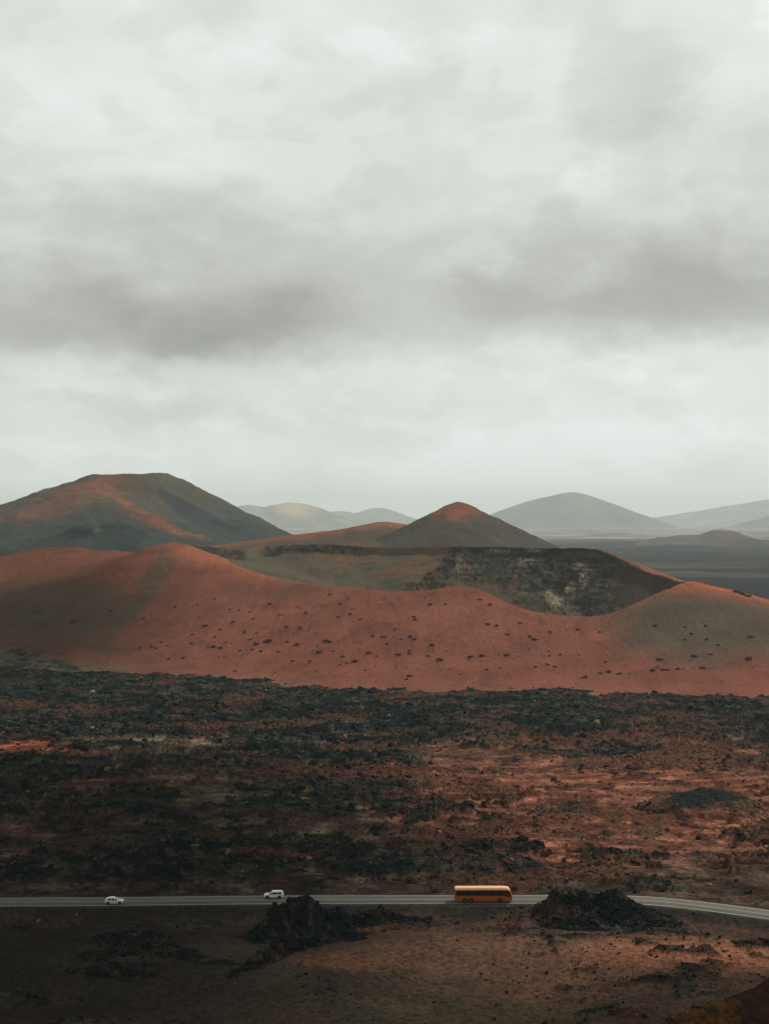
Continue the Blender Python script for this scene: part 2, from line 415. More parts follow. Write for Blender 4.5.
def C_volc(X, Y, Z):
    a, b = pxy(X, Y, Z); n = fbm(X, Y, 110, 5, 84); n2 = fbm(X, Y, 35, 4, 85)
    c = base_c(X, (.068, .064, .046))
    c = mixc(c, (.05, .055, .048), sst(495, 515, b + 14 * n))
    n4 = fbm(X, Y, 12, 4, 88); dvs = crest_dist(X, Y, vs)
    c = mixc(c, (.14, .06, .04), sst(28, 4, dvs + 38 * n2 + 28 * n4) * .7)
    c = mixc(c, (.24, .095, .06), sst(8, 1, dvs + 14 * n2 + 12 * n4) * .45)
    c = mixc(c, (.17, .065, .04), sst(60, 20, crest_dist(X, Y, vt) + 40 * n) * .5)
    c = mixc(c, (.17, .065, .04), sst(20, 8, np.abs(a - 116 + 10 * n) * 1.2) * sst(492, 478, b) * .8)
    c = mixc(c, (.16, .065, .042), sst(.0, .5, n + n2 * .6) * sst(190, 150, a) * .6)
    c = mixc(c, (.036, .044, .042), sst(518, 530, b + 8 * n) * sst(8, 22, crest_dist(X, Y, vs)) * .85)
    tt = np.clip(((a - 157) * 78 + (b - 487) * 40) / (78 ** 2 + 40 ** 2), 0, 1); dd = (b - 487 - 40 * tt)
    perp = (-(a - 157) * 40 + (b - 487) * 78) / 87.7
    c = mixc(c, (.03, .036, .042), sst(-1.2, .6, perp + 1.2 * n2) * sst(1., .75, perp / (16 * np.sin(np.pi * np.clip(tt * .93 + .05, 0, 1)) + 1.5) + .15 * n2) * sst(0, .03, tt) * (tt < .999) * .92)  # shade of the right-hand gully painted in as a dark lens
    c = mixc(c, (.026, .04, .036), sst(60, 30, crest_dist(X, Y, vfc) + 12 * n) * .9)
    c = mixc(c, (.018, .024, .024), sst(22, 10, crest_dist(X, Y, vfk) + 14 * n2) * .9)
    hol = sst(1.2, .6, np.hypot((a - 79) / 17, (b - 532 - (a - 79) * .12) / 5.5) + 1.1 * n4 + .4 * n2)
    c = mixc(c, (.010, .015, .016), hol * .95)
    c = mixc(c, (.11, .10, .08), sst(1.2, .5, np.hypot((a - 97) / 5, (b - 531) / 4) + .8 * n4) * .6)
    c = mixc(c, (.02, .036, .032), sst(1.1, .7, np.hypot((a - 118) / 26, (b - 541) / 17) + .5 * n4) * .8)
    c = mixc(c, (.04, .038, .034), sst(.15, .5, fbm(X, Y, 22, 5, 89)) * .6)
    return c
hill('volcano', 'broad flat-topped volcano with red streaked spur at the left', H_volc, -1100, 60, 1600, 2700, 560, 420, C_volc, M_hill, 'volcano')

# low red ridge in the middle distance
rr = [PT(*p) for p in ((225, 541, 1750), (262, 535.5, 1700), (300, 531, 1680), (340, 525.5, 1660), (368, 520.5, 1650), (386, 517.5, 1650), (402, 521.5, 1650), (418, 526, 1640), (440, 533, 1630))]
rf = [PT(*p) for p in ((250, 546, 1400), (330, 540, 1400), (400, 533, 1420), (452, 526, 1480))]
def H_rr(X, Y): return smax(ridge(X, Y, rr, .34, 12), ridge(X, Y, rf, .25, 20), 6) + 2 * fbm(X, Y, 80, 4, 91)
def C_rr(X, Y, Z):
    a, b = pxy(X, Y, Z)
    n = fbm(X, Y, 90, 4, 92); n2 = fbm(X, Y, 25, 4, 93)
    c = base_c(X, (.085, .062, .045)); c = mixc(c, (.20, .07, .04), sst(48, 8, crest_dist(X, Y, rr) + 30 * n) * .85)
    c = mixc(c, (.045, .044, .04), sst(395, 425, a + 10 * n) * .8)
    return mixc(c, (.045, .045, .04), sst(.1, .5, n2) * .5)
hill('red_ridge', 'low rust-red ridge between the left volcano and the small cone', H_rr, -450, 260, 1250, 2000, 360, 300, C_rr, M_hill, 'ridge')

cn = [PT(*p) for p in ((420, 526, 1540), (430, 518, 1530), (441, 509, 1520), (449, 502.5, 1510), (458, 499.5, 1505), (470, 503, 1505), (485, 510.5, 1505), (505, 520.5, 1510), (528, 533, 1510), (549, 545, 1510), (575, 560, 1510))]
cnf = [PT(*p) for p in ((380, 538, 1400), (405, 530, 1400), (432, 526, 1410), (455, 529, 1400), (490, 541, 1390))]
csp = [PT(*p) for p in ((458, 500, 1505), (452, 512, 1470), (470, 525, 1430))]
def H_cn(X, Y): return smax(smax(ridge(X, Y, cn, .48, 1.5), ridge(X, Y, cnf, .38, 8), 4), ridge(X, Y, csp, .48, 5), 4) + 1.3 * fbm(X, Y, 55, 4, 95) + 3.2 * (ridged(X, Y, 36, 4, 96) - .5)
def C_cn(X, Y, Z):
    a, b = pxy(X, Y, Z); n = fbm(X, Y, 70, 4, 97); n2 = fbm(X, Y, 18, 4, 98)
    c = base_c(X, (.075, .06, .045))
    c = mixc(c, (.22, .08, .047), sst(1.2, .5, np.hypot((a - 456) / 26, (b - 508) / 14) + .6 * n2) * .85)
    c = mixc(c, (.16, .065, .042), sst(14, 4, crest_dist(X, Y, cn) + 8 * n2) * .6)
    c = mixc(c, (.05, .048, .042), sst(520, 530, b + 6 * n) * .8)
    return mixc(c, (.025, .025, .025), sst(.25, .5, n2 - n * .3) * sst(452, 440, a) * .7)
hill('cinder_cone', 'small pointed dark cinder cone with a reddish tip at centre', H_cn, -150, 330, 1250, 1800, 300, 320, C_cn, M_hill, 'cinder cone')

def far_hill(name, label, crest, slope, cf, cat='hill', amp=8, lam=400, w=40, nx=200, ny=150, extra=None, sd=0, pad=1400):
    kf = 2.05 if crest[0][2] > 6000 else 1.; w *= kf * .6; lam *= kf; amp *= kf; pad *= kf
    sc3 = lambda q: PT(q[0], q[1], q[2] * kf)
    P = [sc3(p) for p in crest]
    xs = [p[0] for p in P]; ys = [p[1] for p in P]
    def H(X, Y):
        z = ridge(X, Y, P, slope, w)
        for e in (extra or []): z = smax(z, ridge(X, Y, [sc3(p) for p in e], slope * .8, w), 15)
        return z + amp * fbm(X, Y, lam, 5, 101 + sd) + amp * 1.6 * (ridged(X, Y, lam * .8, 5, 111 + sd) - .5)
    hill(name, label, H, min(xs) - pad * .6, max(xs) + pad * .6, min(ys) - pad, max(ys) + pad, nx, ny, cf, M_far, cat, sink=8, k=8)
    return lambda X, Y: softplus(H(X, Y), 8) - 8
def cfar(base, alt, sd, lam=350, bright=None):
    def f(X, Y, Z):
        n = fbm(X, Y, lam, 5, 120 + sd); c = base_c(X, base); c = mixc(c, [q * 1.5 for q in alt], sst(-.1, .45, n)); c = mixc(c, [q * .35 for q in base], sst(.0, .5, fbm(X, Y, lam * 1.6, 6, 130 + sd, .6)) * .8)
        if bright:
            a, b = pxy(X, Y, Z)
            c = mixc(c, bright[4], sst(1.2, .4, np.hypot((a - bright[0]) / bright[2], (b - bright[1]) / bright[3]) + .5 * n) * .8)
        return c
    return f
far_hill('far_hill', 'pale yellowish hazy double-humped hill beyond the volcano', ((200, 518, 7600), (232, 509, 7600), (248, 504.5, 7600), (265, 506, 7600), (280, 502.5, 7600), (292, 501, 7600), (306, 505, 7600), (322, 514, 7600), (345, 524, 7600), (375, 533, 7600)),
         .36, cfar((.09, .085, .06), (.13, .115, .075), 1, bright=(296, 508, 24, 11, (.42, .29, .13))), sd=1, extra=(((285, 506, 7300), (300, 524, 7000)), ((252, 507, 7300), (262, 522, 7050))))  # sunlit yellow patch painted into the hill colour
far_hill('far_hill', 'faintest twin hill far off, left of the small cone', ((310, 520, 9600), (330, 512.5, 9600), (345, 511, 9600), (358, 512.5, 9600), (376, 507.5, 9600), (388, 511, 9600), (402, 517, 9600), (425, 525, 9600), (450, 530, 9600)),
         .33, cfar((.085, .085, .065), (.1, .095, .07), 2), sd=3)
far_hill('far_cone', 'large grey hazy cone on the horizon right of centre', ((440, 532, 7300), (470, 521, 7300), (497, 511.5, 7300), (528, 500.5, 7300), (552, 494.5, 7300), (570, 491, 7300), (580, 492, 7300), (598, 499, 7300), (622, 509.5, 7300), (645, 519.5, 7300), (664, 527, 7300), (690, 533, 7300)),
         .36, cfar((.075, .07, .055), (.095, .08, .06), 4, bright=(572, 494, 16, 4, (.16, .15, .09))), 'cone', sd=5, w=8, amp=3.2)
H_D = far_hill('far_upland', 'long faint upland with a white village on the right horizon', ((600, 531, 10200), (645, 520.5, 10200), (680, 516, 10200), (705, 513.5, 10200), (735, 512.5, 10200), (752, 509, 10200), (772, 502, 10200), (820, 494, 10200), (900, 500, 10200), (1000, 515, 10200)),
         .16, cfar((.10, .10, .075), (.15, .145, .10), 6), 'upland', sd=7, w=100, pad=1500)
far_hill('far_hill', 'hazy grey hill rising behind the low cone at the right edge', ((700, 536, 6900), (730, 530, 6900), (752, 522, 6900), (772, 516, 6900), (800, 510, 6900), (850, 513, 6900), (930, 531, 6900)),
         .3, cfar((.07, .072, .055), (.09, .085, .06), 8), sd=9, w=60)
far_hill('far_cone', 'low brown cone with a pale tip on the far dark plain', ((640, 546, 4700), (655, 536, 4700), (680, 533.5, 4700), (706, 531.5, 4700), (722, 526.5, 4700), (738, 532, 4700), (755, 537, 4700), (790, 548, 4700)),
         .33, cfar((.085, .065, .05), (.065, .055, .045), 10, lam=200, bright=(722, 528, 9, 4, (.22, .18, .09))), 'cone', amp=4, lam=180, w=12, sd=11,
         extra=(((735, 538, 4480), (755, 535, 4420), (775, 541, 4420)), ((655, 539, 4540), (680, 534, 4640))), pad=900)
far_hill('dark_mound', 'dark mound at the far left edge behind the red shoulder', ((-90, 540, 1400), (-40, 534, 1400), (2, 541, 1380), (18, 549, 1370), (30, 556, 1360)),
         .4, lambda X, Y, Z: base_c(X, (.035, .04, .032)), 'mound', amp=1.5, lam=60, w=8, sd=13, pad=180, nx=140, ny=100)
far_hill('red_hill', 'small strip of red hill beyond the left volcano', ((-120, 505, 3000), (-40, 500, 3000), (0, 503, 3000), (12, 506, 3000), (40, 514, 3000)),
         .4, lambda X, Y, Z: base_c(X, (.2, .09, .06)), 'hill', amp=3, lam=90, w=15, sd=15, pad=400, nx=140, ny=100)

# ------------------------------------------------------------------ road line
ROADZ = .55
RC = [GP(px, py, ROADZ) for px, py in ((-1500, 925), (-700, 912), (-300, 905), (0, 901.6), (110, 901.0), (270, 899.3), (440, 898.9), (545, 898.8), (610, 898.9), (655, 900.6), (700, 905.2), (735, 909.6), (769, 914.2), (820, 922.5), (900, 937), (1050, 968))]
RCs = resample([(x, y, 0) for x, y in RC], 8)
RC2 = np.array([(p[0], p[1]) for p in RCs])
HALF = 3.35
_o = np.argsort(RC2[:, 0]); _rx, _ry = RC2[_o, 0], RC2[_o, 1]; _rs = np.gradient(_ry, _rx)
def road_dist(X, Y):
    return np.abs(Y - np.interp(X, _rx, _ry)) / np.sqrt(1 + np.interp(X, _rx, _rs) ** 2)

# ------------------------------------------------------------------ ground
# rock density / ash colour regions on the plain, by the ground position each occupies
def blob(A, B, cx, cy, rx, ry, n, lo=1.25, hi=.45): return sst(lo, hi, np.hypot((A - cx) / rx, (B - cy) / ry) + n)
def plain_ab(X, Y):
    return CX + X / Y * F, HY + CAMZ / Y * F
def ground_masks(X, Y):
    Ys = np.maximum(Y, 60); A, B = plain_ab(X, Ys)
    n = fbm(X * .7, Y, 60, 6, 201, .6) * 1.15; n2 = fbm(X * .7, Y, 19, 5, 202); n3 = fbm(X, Y, 6, 4, 203)
    lava = sst(765, 735, B + 28 * n)                                   # the old flow under the crater
    lava = np.maximum(lava, .72 * blob(A, B, 30, 800, 190, 55, .7 * n))
    lava = np.maximum(lava, .66 * blob(A, B, 330, 775, 170, 26, .7 * n))
    lava = np.maximum(lava, .75 * blob(A, B, 430, 815, 90, 26, .6 * n))
    lava = np.maximum(lava, .8 * blob(A, B, 640, 715, 230, 26, .6 * n))
    lava = np.maximum(lava, .55 * blob(A, B, 420, 850, 420, 28, .6 * n))
    lava = np.maximum(lava, .7 * blob(A, B, 740, 842, 70, 13, .6 * n))
    lava = np.maximum(lava, .8 * blob(A, B, 650, 878, 130, 9, .5 * n))
    lava = np.maximum(lava, .7 * blob(A, B, 600, 855, 45, 9, .5 * n))
    lava = np.maximum(lava, .7 * blob(A, B, 30, 925, 110, 14, .6 * n))
    lava = np.minimum(lava, 1 - .5 * sst(704, 680, B + 14 * n) * sst(150, 330, A))
    lava = np.maximum(lava, .5)* 1.0
    sand = np.zeros_like(X)
    sand = np.maximum(sand, .8 * blob(A, B, 520, 768, 120, 26, .5 * n))
    sand = np.maximum(sand, .75 * blob(A, B, 660, 805, 190, 52, .5 * n))
    sand = np.maximum(sand, .8 * blob(A, B, 15, 746, 60, 12, .5 * n))
    sand = np.maximum(sand, .75 * blob(A, B, 160, 745, 130, 6, .4 * n))
    sand = np.maximum(sand, .85 * blob(A, B, 370, 699, 55, 4, .35 * n))
    sand = np.maximum(sand, .6 * blob(A, B, 545, 695, 140, 4, .3 * n))
    sand = np.maximum(sand, .7 * blob(A, B, 360, 742, 55, 10, .5 * n))
    sand = np.maximum(sand, .55 * blob(A, B, 270, 812, 110, 25, .5 * n))
    sand = np.maximum(sand, .7 * sst(862, 884, B + 10 * n))
    sand = np.maximum(sand, .97 * sst(912, 945, B + 14 * n))
    sand = np.maximum(sand, .55 * blob(A, B, 620, 722, 60, 10, .5 * n))
    sand = np.maximum(sand, 1.0 * blob(A, B, 40, 655, 150, 17, .35 * n)) 
    rockiness = np.clip(lava - sand * .75, 0, 1)
    mo = fbm(X * .85, Y, 46, 5, 251, .58); mi = fbm(X * .9, Y, 13, 4, 253, .6); fi = fbm(X * .8, Y, 3.2, 3, 252, .6)
    th = sst(-.10, .10, mo * 1.25 + mi * .85 + fi * .6 + (rockiness - .42) * .52 + .22 * sst(742, 715, B) * sst(676, 690, B))
    th = np.where(B > 925, th * sst(.05, .5, rockiness + .55 * n2), th)
    sk = fbm(X * .38, Y, 5.5, 4, 206) + .35 * n3
    th = np.maximum(th, sst(.14, .24, sk + .15 * n2) * sst(-.1, .12, n2 + .25 * blob(A, B, 660, 960, 170, 45, 0) - .9 * blob(A, B, 400, 985, 170, 45, 0)) * sst(900, 930, B) * .95)
    th = np.maximum(th, sst(.22, .38, fbm(X * .45, Y, 9, 4, 207) + .3 * n3) * sst(700, 760, B) * sst(900, 870, B) * .8)
    return A, B, n, n2, n3, rockiness, th
def crack_mask(X, Y, B):
    w = 2.5 * fbm(X, Y, 14, 3, 291); u, v = X * .62 + w, Y + w
    k1 = sst(.085, .03, np.abs(fbm(u, v, 12, 3, 292, .5))) * sst(-.1, .15, fbm(X, Y, 30, 3, 293))
    k2 = sst(.09, .03, np.abs(fbm(u, v, 5.5, 3, 294, .5))) * sst(-.05, .2, fbm(X, Y, 22, 3, 295)) * .8
    return np.maximum(k1, k2) * sst(690, 740, B) * sst(905, 880, B)
def mounds(X, Y):
    z = np.zeros_like(X)
    # hill the photographer stands on, and its shoulder at the lower right
    z = np.maximum(z, softplus(75.8 - .47 * np.hypot(X * .55, np.maximum(Y, 0)) + 3 * fbm(X, Y, 40, 3, 7) * sst(10, 60, np.hypot(X, Y)), 3))
    sh = ridge(X, Y, [PT(640, 1085, 122), PT(672, 1040, 128), PT(694, 1018, 133), PT(716, 1006, 137), PT(740, 998, 141), PT(769, 984, 146), PT(850, 944, 160), PT(1000, 905, 185)], .95, 2)
    z = smax(z, sh + .5 * fbm(X, Y, 9, 3, 8), 2)
    # small cinder mound on the right of the field
    hm = [PT(683, 797, 400), PT(692, 789, 401), PT(703, 787, 402), (PT(716, 789, 403)), PT(730, 796, 404)]
    wq = 2.5 * fbm(X, Y, 9, 4, 271); wr = 2.5 * fbm(X, Y, 9, 4, 275); nq = 1.2 * fbm(X, Y, 5, 4, 279)
    z = np.maximum(z, ridge(X + wq, Y + wr, hm, .34, 2) + nq - .6)
    hm2 = [PT(730, 822, 380), PT(742, 816, 382), PT(756, 817, 384), PT(785, 819, 386)]
    z = np.maximum(z, ridge(X + wq, Y + wr, hm2, .38, 1.5) + nq - .6)
    return z
def ground_h(X, Y, masks=None):
    A, B, n, n2, n3, rk, th = masks if masks is not None else ground_masks(X, Y)
    rd = road_dist(X, Y)
    keep = sst(HALF + .8, HALF + 9, rd)
    far = sst(1500, 900, Y); dist = sst(1300, 2200, Y)
    big = (1.6 * fbm(X, Y, 120, 3, 211) + .9 * fbm(X, Y, 38, 3, 212)) * far
    f1, f2, idv = worley(X + 1.2 * n3, Y, 3.4, 5)
    g1, g2, idg = worley(X, Y + .6 * n3, 1.5, 6)
    blocks = (idv * 1.5 + (f2 - f1) * .9) + .5 * (idg + (g2 - g1))
    cr = sst(6, 0, crater_mask_z(X, Y))
    rock = th * (.45 + .6 * rk) * (blocks * .62 + 2.4 * np.clip(ridged(X * .6, Y, 17, 5, 214) - .4, 0, 1)) * far * cr
    rock = rock - .6 * crack_mask(X, Y, B) * cr
    # drifted ash basin in front of the road
    dcr = ridge(X, Y, [GP(300, 985) + (1.,), GP(350, 966) + (2.,), GP(420, 957) + (2.8,), GP(500, 954) + (2.6,), GP(580, 962) + (1.4,), GP(660, 968) + (1.2,), GP(790, 966) + (1.2,)], .17, 5)
    dune = softplus(dcr - .6, .5)
    dun = (1.5 * fbm(X * .7, Y, 26, 3, 281) + .8 * ridged(X * .6 + 8 * n, Y, 34, 2, 282)) * sst(255, 275, B - 650) * sst(HALF + 4, HALF + 18, rd)
    bas = dune + dun * (B > 905) * .6 - 2.2 * blob(A, B, 470, 985, 150, 45, .2 * n) - 1.0 * blob(A, B, 110, 1000, 160, 35, .2 * n) + 1.3 * blob(A, B, 660, 952, 110, 22, .2 * n)
    bank = -1.6 * sst(HALF + 1, HALF + 6, rd) * sst(45, 12, rd) * (Y < 308)
    z = keep * (big * sst(215, 330, Y) * .8 + rock + .12 * fbm(X, Y, 3, 3, 215) + bas) + bank * .6
    z = z + np.where(rd < 60, 0, 0) + ROADZ * sst(HALF + 5, HALF + .9, rd) * .92
    z = z + dist * (7 * (ridged(X * .5, Y, 500, 5, 261) - .5) + 3 * fbm(X, Y, 130, 4, 262)) * sst(14000, 9000, Y)
    # stop swells in front of the road from hiding it
    m = mounds(X, Y)
    m = m - 7 * sst(1.4, 0, m)
    return smax(z, m + .12 * n3, 1.2)
_gx = np.arange(-900, 901, 5.); _gy = np.arange(600, 1601, 5.)
_CG = softplus(crater_parts(*np.meshgrid(_gx, _gy))[0], 4.) - 1.3
def crater_mask_z(X, Y):
    out = np.zeros_like(X); m = (Y > 600) & (Y < 1600) & (np.abs(X) < 899)
    x = (X[m] + 900) / 5.; y = (Y[m] - 600) / 5.
    i = np.clip(x.astype(int), 0, len(_gx) - 2); j = np.clip(y.astype(int), 0, len(_gy) - 2); u = x - i; v = y - j
    out[m] = (_CG[j, i] * (1 - u) + _CG[j, i + 1] * u) * (1 - v) + (_CG[j + 1, i] * (1 - u) + _CG[j + 1, i + 1] * u) * v
    return out
def build_ground():
    ys = [-60.]
    while ys[-1] < 200: ys.append(ys[-1] + 3.0 if ys[-1] < 90 else ys[-1] + 1.2)
    while ys[-1] < 470: ys.append(ys[-1] + .42)
    while ys[-1] < 760: ys.append(ys[-1] + .85)
    while ys[-1] < 30000: ys.append(ys[-1] * 1.012)
    rs = np.concatenate([np.linspace(-.52, -.275, 60)[:-1], np.arange(-.275, .275, .00046), np.linspace(.275, .52, 60)])
    yv = np.array(ys); Rr, Y = np.meshgrid(rs, yv); X = Rr * (Y + 190)
    mk = ground_masks(X, Y); A, B, n, n2, n3, rk, th = mk
    Z = ground_h(X, Y, mk)
    # ---- what the ground is made of, plus shade painted lower left
    ash = base_c(X, (.06, .038, .028))                                     # brown ash
    redR = blob(A, B, 620, 800, 260, 75, .35 * n)                           # iron-red ash, right of the field
    ash = mixc(ash, (.155, .066, .043), redR * .95)
    ash = mixc(ash, (.24, .075, .038), blob(A, B, 10, 747, 90, 16, .4 * n) * .9)
    ash = mixc(ash, (.26, .085, .042), blob(A, B, 370, 700, 60, 6, .4 * n))
    ash = mixc(ash, (.25, .20, .14), blob(A, B, 545, 694, 90, 3.5, .3 * n) * .8)
    ash = mixc(ash, (.13, .11, .075), blob(A, B, 170, 742, 120, 7, .4 * n) * .8)
    ash = mixc(ash, (.085, .07, .045), blob(A, B, 260, 815, 130, 35, .4 * n) * .8)
    ash = mixc(ash, (.115, .105, .075), blob(A, B, 50, 662, 150, 16, .3 * n) * .9)
    ash = mixc(ash, (.045, .03, .023), sst(850, 872, B + 8 * n) * sst(925, 905, B) * .7)
    ash = mixc(ash, (.125, .068, .045), blob(A, B, 520, 962, 190, 32, .3 * n) * .85)
    ash = mixc(ash, (.27, .115, .066), blob(A, B, 700, 957, 150, 20, .35 * n) * .9)
    ash = mixc(ash, (.06, .05, .033), blob(A, B, 420, 1005, 190, 20, .4 * n) * .8)
    ash = mixc(ash, (.022, .018, .015), blob(A, B, 90, 965, 265, 80, .3 * n) * .9)  # black ash darkened further to stand in for cloud shade
    ash = mixc(ash, (.15, .06, .038), blob(A, B, 330, 968, 60, 10, .4 * n) * .6)
    ash = mixc(ash, (.17, .062, .037), sst(.1, .5, fbm(X * .5, Y, 24, 5, 257, .65) + .3 * redR) * sst(905, 870, B) * .7)
    ash = mixc(ash, (.04, .034, .026), sst(.05, .45, fbm(X * .5, Y, 30, 6, 258, .65) - .2 * redR) * .75)
    ash = ash * np.exp(2.1 * fbm(X * .7, Y, 8, 5, 259, .66) * sst(925, 895, B) + .5 * n3 * sst(960, 920, B))[..., None] * (1 + .3 * n2 * sst(980, 920, B))[..., None]
    rockc = base_c(X, (.006, .0125, .0135))
    rockc = mixc(rockc, (.045, .047, .036), sst(.0, .4, n3))                # lichen
    mo2 = fbm(X * .6, Y, 26, 6, 255, .68)
    rockc = mixc(rockc, (.10, .042, .026), sst(.04, .36, mo2 + .25 * redR + .1 * sst(680, 760, B)) * (.75 + .2 * redR))
    rockc = mixc(rockc, (.062, .055, .037), sst(.04, .36, fbm(X * .6, Y, 16, 5, 256, .65)) * .75)
    c = ash * (1 - th[..., None]) + rockc * th[..., None]
    ck = crack_mask(X, Y, B)
    c = mixc(c, (.007, .010, .010), ck * .9)
    # pale straw-coloured grit caught between blocks
    c = mixc(c, (.16, .12, .08), sst(.28, .5, perlin(X / 2.3, Y / 2.3, 231) + .4 * n2) * .4 * sst(.2, .6, redR + .25) * (B < 900))
    # cinder mound flanks
    mz = mounds(X, Y); mm = sst(.5, 2., mz) * (Y > 330) * (Y < 430)
    c = mixc(c, (.06, .045, .034), mm * .3)
    c = mixc(c, (.018, .021, .02), sst(.35, .6, mz / 5.5 + .5 * n3) * mm)
    # photographer's own hill
    c = mixc(c, (.04, .02, .015), sst(2, 4, mz) * (Y < 230))
    # beyond the crater: dark lava plain, thin pale fields in the distance
    fn = fbm(X, Y, 500, 4, 241); fs = fbm(X * .25, Y, 300, 6, 242, .62)
    fc = base_c(X, (.020, .024, .027)); fc = mixc(fc, (.11, .085, .065), sst(-.05, .4, fs) * .8); fc = mixc(fc, (.012, .014, .015), sst(.1, .4, fbm(X * .3, Y, 120, 5, 243)) * .7)
    fc = mixc(fc, (.10, .08, .06), sst(.2, .5, fs + .2 * fn) * .4)
    fc = mixc(fc, (.34, .31, .22), sst(5000, 6400, Y + 600 * fn) * sst(-.25, .25, fs) * .9)
    c = c * (1 - sst(1000, 1250, Y)[..., None]) + fc * sst(1000, 1250, Y)[..., None]
    rd = road_dist(X, Y)
    c = mixc(c, (.022, .024, .022), sst(HALF + 6, HALF + 2, rd + 1.5 * n3) * (Y < 306) * .8)
    c = mixc(c, (.05, .042, .034), sst(HALF + 1.6, HALF + .6, rd) * .8)
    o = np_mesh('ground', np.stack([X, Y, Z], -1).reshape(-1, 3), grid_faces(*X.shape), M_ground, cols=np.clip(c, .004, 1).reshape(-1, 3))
    tag(o, 'rough plain of dark lava and brown and red ash', 'ground', kind='structure')
build_ground()

# ------------------------------------------------------------------ scattered lava blocks (uncountable)
BOX_V = np.array([(-1, -1, -1), (1, -1, -1), (1, 1, -1), (-1, 1, -1), (-1, -1, 1), (1, -1, 1), (1, 1, 1), (-1, 1, 1)], float) * .62
BOX_F = np.array([(0, 2, 1), (0, 3, 2), (4, 5, 6), (4, 6, 7), (0, 1, 5), (0, 5, 4), (1, 2, 6), (1, 6, 5), (2, 3, 7), (2, 7, 6), (3, 0, 4), (3, 4, 7)])
def rock_cloud(P, S, g, flat=.75, jit=.38):
    """many angular shards: P (n,3) centres, S (n,) radii -> V,F"""
    n = len(P); k = len(BOX_V)
    V = BOX_V[None] + g.uniform(-jit, jit, (n, k, 3))
    sc = np.stack([g.uniform(.7, 1.5, n), g.uniform(.5, 1.1, n), g.uniform(.4, 1.1, n) * flat], -1)
    V = V * sc[:, None, :]
    til = g.uniform(-.8, .8, n); ct, st_ = np.cos(til)[:, None], np.sin(til)[:, None]
    V = np.stack([V[..., 0] * ct - V[..., 2] * st_, V[..., 1], V[..., 0] * st_ + V[..., 2] * ct], -1)
    ang = g.uniform(0, 6.283, n); ca, sa = np.cos(ang)[:, None], np.sin(ang)[:, None]
    V = np.stack([V[..., 0] * ca - V[..., 1] * sa, V[..., 0] * sa + V[..., 1] * ca, V[..., 2]], -1)
    V = V * S[:, None, None] + P[:, None, :]
    Fc = BOX_F[None] + (np.arange(n) * k)[:, None, None]
    return V.reshape(-1, 3), Fc.reshape(-1, 3)
def scatter_rocks():
    g = np.random.default_rng(77); n = 900000
    u = g.uniform(0, 1, n); py = 660 + (1024 - 660) * u
    Y = GY(py) + g.uniform(-2, 2, n); X = g.uniform(-.29, .29, n) * Y
    mk = ground_masks(X, Y); A, B, nn, n2, n3, rk, th = mk
    p = .62 * th * (.25 + .8 * rk) + .006 + .02 * sst(925, 905, B) + .035 * blob(A, B, 640, 965, 170, 30, 0)
    p = p * sst(4, 1, crater_mask_z(X, Y)) * (road_dist(X, Y) > HALF + 1.6) * (mounds(X, Y) < 7)
    keep = g.uniform(0, 1, n) < p
    X, Y, nn, n2, n3, th, A, B = [q[keep] for q in (X, Y, nn, n2, n3, th, A, B)]
    Z = ground_h(X, Y)
    S = .08 + .12 * g.pareto(2.5, len(X)); S = np.minimum(S, 1.2) * np.clip(Y / 420, .75, 1.2)
    S = np.where(B > 905, np.minimum(S, .42), S)
    V, Fc = rock_cloud(np.stack([X, Y, Z + S * .1], -1), S, g)
    c = np.tile(np.array([.006, .0125, .0135]), (len(X), 1))
    red = blob(A, B, 620, 800, 280, 80, 0)
    c = mixc(c, (.033, .037, .029), sst(.1, .5, n3 + .5 * g.uniform(-.5, .5, len(X))) * .9)
    c = mixc(c, (.12, .052, .036), sst(.1, .45, fbm(X * .6, Y, 26, 6, 255, .68) + .3 * red + .3 * g.uniform(-.6, .6, len(X))) * (.55 + .4 * red))
    c = mixc(c, (.17, .13, .09), (g.uniform(0, 1, len(X)) < .03) * 1.)
    o = np_mesh('lava_blocks', V, Fc, M_rock, smooth=False, cols=np.repeat(c, 8, axis=0))
    tag(o, 'countless loose blocks of dark lava strewn over the plain', 'lava blocks', kind='stuff')
    print('rocks', len(X))
scatter_rocks()

